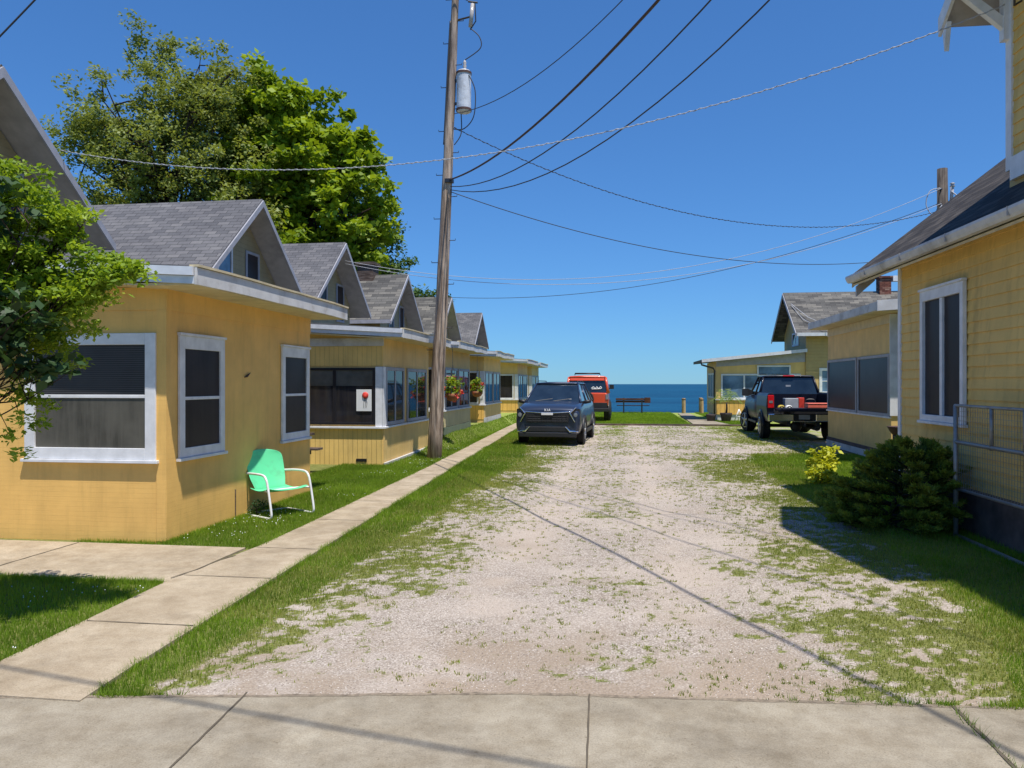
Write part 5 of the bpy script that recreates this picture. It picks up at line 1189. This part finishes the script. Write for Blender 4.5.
def pickup():
    t = thing('pickup_truck', 'dark blue pickup with its tailgate down and cargo in the bed, seen from behind', 'pickup truck', (5.2, 22.7, 0), -R(2.0))
    W = 1.0
    # bed
    q = MB(); q.box(-.95, .95, .05, 2.12, .80, .87); q.build('bed_floor', M['black_plastic'], t)
    for s in (-1, 1):
        q = MB()
        pr = [(s*.80, .84), (s*.80, 1.36), (s*.86, 1.40), (s*.96, 1.38), (s*1.0, 1.3), (s*1.02, 1.0), (s*1.0, .72), (s*.95, .55), (s*.86, .55)]
        q.loft([[(x, y, z) for x, z in pr] for y in (.0, .06, 2.12)]); q.build('bed_side', M['truck_navy'], t, smooth=False, fix=True, bevel=.02)
        q = MB(); q.box(s*.90-.085, s*.90+.085, -.035, .03, .96, 1.33); h = q.build('tail_light', M['tail_red'], t, bevel=.015)
        q = MB(); q.box(s*.90-.05, s*.90+.05, -.042, -.036, 1.10, 1.17); q.build('lens', M['lens'], h)
        for y in (1.15, 4.75): wheel(t, s*.92, y, .40, .27, s, steer=R(20) if y > 2 else 0); arch(t, s*1.0, y, .40, s, 'truck_navy')
        q = MB(); q.loft([[(s*.86, 3.82, 1.32), (s*.86, 3.9, 1.32), (s*.86, 3.9, 1.4), (s*.86, 3.82, 1.4)], [(s*1.06, 3.78, 1.24), (s*1.06, 3.92, 1.24), (s*1.06, 3.92, 1.50), (s*1.06, 3.78, 1.50)], [(s*1.24, 3.82, 1.26), (s*1.24, 3.92, 1.26), (s*1.24, 3.92, 1.48), (s*1.24, 3.82, 1.48)]]); q.build('wing_mirror', M['black_plastic'], t, fix=True)
        q = MB(); q.box(s*.985-.012, s*.985+.012, 2.7, 2.9, 1.08, 1.11); q.box(s*.985-.012, s*.985+.012, 3.5, 3.7, 1.08, 1.11); q.build('door_handle', M['chrome'], t)
        q = MB(); q.box(s*.96-.07, s*.96+.07, 2.2, 3.95, .42, .48); q.build('running_board', M['black_plastic'], t)
    q = MB(); q.box(-.80, .80, 2.04, 2.11, .87, 1.34); q.build('bed_front', M['truck_navy'], t)
    q = MB(); q.box(-.80, .80, -.56, -.02, .875, .96); tg = q.build('tailgate', M['truck_navy'], t, bevel=.02)
    q = MB(); q.box(-.74, .74, -.50, -.05, .962, .972); q.build('tailgate_liner', M['black_plastic'], tg)
    q = MB(); q.box(-.98, -.3, -.16, .04, .58, .80); q.box(.3, .98, -.16, .04, .58, .80); q.box(-.3, .3, -.14, .04, .56, .62); b = q.build('rear_bumper', M['chrome'], t, bevel=.025)
    q = MB(); q.box(-.299, .299, -.10, .03, .622, .80); q.build('plate_recess', M['black_plastic'], t)
    q = MB(); q.box(-.15, .15, -.112, -.103, .64, .77); q.build('plate', M['grey_plastic'], t)
    q = MB(); q.tube([(0, -.2, .47), (0, .3, .47)], .04, 8); q.tube([(0, -.2, .47), (0, -.2, .55)], .025, 8); q.build('tow_hitch', M['metal_dark'], t)
    q = MB(); q.lathe([(.02, -.12), (.14, -.1), (.17, 0), (.14, .1), (.02, .12)], (0, 1.15, .38), 14, 'y'); q.tube([(-.85, 1.15, .4), (.85, 1.15, .4)], .05, 8); q.tube([(.45, .4, .38), (.45, 2.4, .4)], .10, 8); q.build('axle', M['metal_dark'], t)
    q = MB(); q.box(-.45, -.35, 0, 5.4, .45, .58); q.box(.35, .45, 0, 5.4, .45, .58); q.build('chassis', M['black_plastic'], t)
    # cab + hood
    q = MB(); st = [(2.18, .95, .50, 1.28), (2.24, .985, .48, 1.30), (3.0, 1.0, .46, 1.31), (4.1, 1.0, .46, 1.29), (4.4, 1.0, .5, 1.27), (5.2, .99, .55, 1.22), (5.6, .95, .6, 1.15), (5.7, .88, .65, 1.0)]
    q.loft([ring(*s) for s in st]); q.build('body', M['truck_navy'], t, smooth=True, fix=True)
    glasshouse(t, 2.25, 4.35, 2.42, 3.7, .90, .74, 1.30, 1.88, 'truck_navy', (.45,), .035, .055)
    q = MB(); q.box(-.17, .17, 2.33, 2.37, 1.885, 1.925); q.build('brake_light', M['tail_red'], t, bevel=.01)
    q = MB(); q.box(-.09, .06, 2.328, 2.334, 1.42, 1.62); o = q.build('window_sticker', M['grey_plastic'], t)
pickup()
# cargo in the bed (things of their own)
def cargo(name, lab, cat, parts, loc):
    t = thing(name, lab, cat, loc)
    for pn, mm, boxes in parts:
        q = MB()
        for bx in boxes: q.box(*bx)
        q.build(pn, M[mm], t, bevel=.015)
    return t
cargo('storage_box', 'long coral red plastic box lying on the right side of the lowered tailgate', 'box', [('body', 'coral', [(-.36, .36, -.17, .17, 0, .10)]), ('lid', 'coral', [(-.37, .37, -.18, .18, .103, .14)])], (5.58, 22.45, .975))
g_ = cargo('generator', 'grey and red cooler standing in the middle of the pickup bed', 'cooler', [('body', 'grey_plastic', [(-.24, .14, -.16, .16, 0, .36)]), ('end_cap', 'red_plastic', [(.143, .30, -.17, .17, 0, .38)])], (5.02, 23.3, .872)); g_.name = 'cooler'
for i, (x, y, m_, lab) in enumerate(((4.62, 22.9, 'yellow_plastic', 'yellow strap bundle at the left of the pickup bed'), (4.80, 22.75, 'paper', 'small white tub near the left tail light of the pickup'), (5.42, 23.0, 'white', 'white bag behind the coral box in the pickup bed'))):
    t = thing('cargo_bundle', lab, 'bundle', (x, y, .872)); q = MB(); r = random.Random(i)
    q.lathe([(.03, 0), (.09, .02), (.11, .08), (.08, .15), (.03, .17)], (0, 0, 0), 10); q.build('body', M[m_], t, smooth=True)
    q = MB(); q.tube(curve([(-.1, -.05, .03), (0, -.12, .14), (.12, -.05, .05), (.2, .05, .02)]), .015, 6); q.build('strap', M['black_plastic'], t, smooth=True)
t = thing('tool_bag', 'black tool bag in the right rear of the pickup bed', 'bag', (5.55, 23.4, .872)); q = MB(); q.loft([[(-.3, -.15, 0), (.3, -.15, 0), (.3, .15, 0), (-.3, .15, 0)], [(-.28, -.12, .22), (.28, -.12, .22), (.28, .12, .22), (-.28, .12, .22)]]); q.build('body', M['black_plastic'], t, fix=True); q = MB(); q.tube(curve([(-.15, 0, .21), (-.1, 0, .32), (.1, 0, .32), (.15, 0, .21)]), .014, 6); q.build('handle', M['metal_dark'], t)

def offroad():
    t = thing('parked_car', 'orange red boxy off road vehicle seen from behind, partly hidden by the slate blue car', 'car', (-1.42, 33.2, 0))
    q = MB(); st = [(.0, .90, .80, 1.24), (.05, .93, .62, 1.26), (2.6, .94, .6, 1.26), (3.0, .93, .6, 1.24), (4.2, .86, .65, 1.18), (4.3, .8, .7, 1.1)]
    q.loft([ring(*s, sh=.05, crown=.01) for s in st]); q.build('body', M['red_paint'], t, smooth=False, fix=True, bevel=.02)
    glasshouse(t, .06, 2.7, .18, 2.3, .90, .80, 1.24, 1.94, 'red_paint', (.35, .65), .05, .08)
    q = MB(); q.prism([(-.75, .10, 1.80), (.75, .10, 1.80), (.74, .16, 1.98), (-.74, .16, 1.98)], (0, .08, 0)); q.build('rear_header', M['red_paint'], t, fix=True, bevel=.01)
    q = MB(); q.tube([(-.55, .4, 2.11), (.55, .4, 2.11)], .035, 8); q.build('light_bar', M['black_plastic'], t, smooth=True)
    q = MB(); q.tube([(-.55, .4, 2.03), (-.55, .4, 2.1)], .02, 6); q.tube([(.55, .4, 2.03), (.55, .4, 2.1)], .02, 6); q.build('light_bar_foot', M['black_plastic'], t)
    q = MB(); q.box(-.88, .88, -.02, .02, .60, .84); q.build('rear_panel', M['black_plastic'], t, bevel=.01)
    q = MB(); q.box(-.92, .92, -.18, .02, .45, .60); q.build('rear_bumper', M['black_plastic'], t, bevel=.02)
    q = MB(); q.lathe([(.38, -.20), (.40, -.16), (.40, -.03), (.36, .0)], (-.1, 0, .98), 28, 'y'); sp = q.build('spare_wheel', M['tyre'], t); q = MB(); q.lathe([(.24, -.215), (.25, -.205), (.1, -.21)], (-.1, 0, .98), 18, 'y'); q.build('rim', M['metal_dark'], sp)
    for s in (-1, 1):
        q = MB(); q.box(s*.86-.06, s*.86+.06, -.03, .02, .98, 1.20); q.build('tail_light', M['lens'] if s > 0 else M['tail_red'], t, bevel=.01)
        for y in (.75, 3.3): wheel(t, s*.86, y, .42, .29, s, 'metal_dark'); arch(t, s*.93, y, .42, s)
        q = MB(); q.box(s*1.04-.10, s*1.04+.10, 2.35, 2.45, 1.42, 1.62); q.box(s*.92-.06, s*.92+.06, 2.38, 2.42, 1.42, 1.46); q.build('wing_mirror', M['black_plastic'], t, bevel=.01)
    q = MB(); q.tube(curve([(.18, .085, 1.46), (.28, .09, 1.52), (.34, .085, 1.44), (.42, .09, 1.52), (.5, .085, 1.45), (.58, .09, 1.53), (.6, .085, 1.45), (.2, .08, 1.43)]), .018, 5); o = q.build('window_sticker', M['paper'], t)
offroad()

# ------------------------------------------------------------------ camera, light, world
sc = bpy.context.scene
cam = bpy.data.objects.new('camera', bpy.data.cameras.new('camera')); C.objects.link(cam)
cam.location = (0, 0, 1.65); cam.rotation_euler = (R(90), 0, math.atan(108/760.))
cam.data.sensor_width = 36; cam.data.lens = 36*760/1024; cam.data.clip_end = 60000; cam.data.clip_start = .05
sc.camera = cam
sv = Vector((.24, -.28, 1)).normalized()
sun = bpy.data.objects.new('sun', bpy.data.lights.new('sun', 'SUN')); C.objects.link(sun)
sun.rotation_euler = sv.to_track_quat('Z', 'Y').to_euler(); sun.location = (10, -10, 40)
sun.data.energy = 4.7; sun.data.angle = R(.53); sun.data.color = (1, .95, .87)
wd = bpy.data.worlds.new('World'); sc.world = wd; wd.use_nodes = True; nt = wd.node_tree
sky = nt.nodes.new('ShaderNodeTexSky'); sky.sky_type = 'NISHITA'; sky.sun_disc = False
sky.sun_elevation = math.asin(sv.z); sky.sun_rotation = math.atan2(sv.x, sv.y); sky.air_density = 1.0; sky.dust_density = 0; sky.ozone_density = 1.0
tint = nt.nodes.new('ShaderNodeMix'); tint.data_type = 'RGBA'; tint.blend_type = 'MULTIPLY'; tint.inputs[0].default_value = 1
gm = nt.nodes.new('ShaderNodeGamma'); gm.inputs[1].default_value = .75; nt.links.new(sky.outputs[0], gm.inputs[0]); nt.links.new(gm.outputs[0], tint.inputs[6]); tint.inputs[7].default_value = (.365, .79, 1.40, 1)
nt.links.new(tint.outputs[2], nt.nodes['Background'].inputs[0]); nt.nodes['Background'].inputs[1].default_value = .12
sc.view_settings.view_transform = 'Standard'; sc.view_settings.look = 'None'; sc.view_settings.exposure = .28; sc.view_settings.gamma = 1
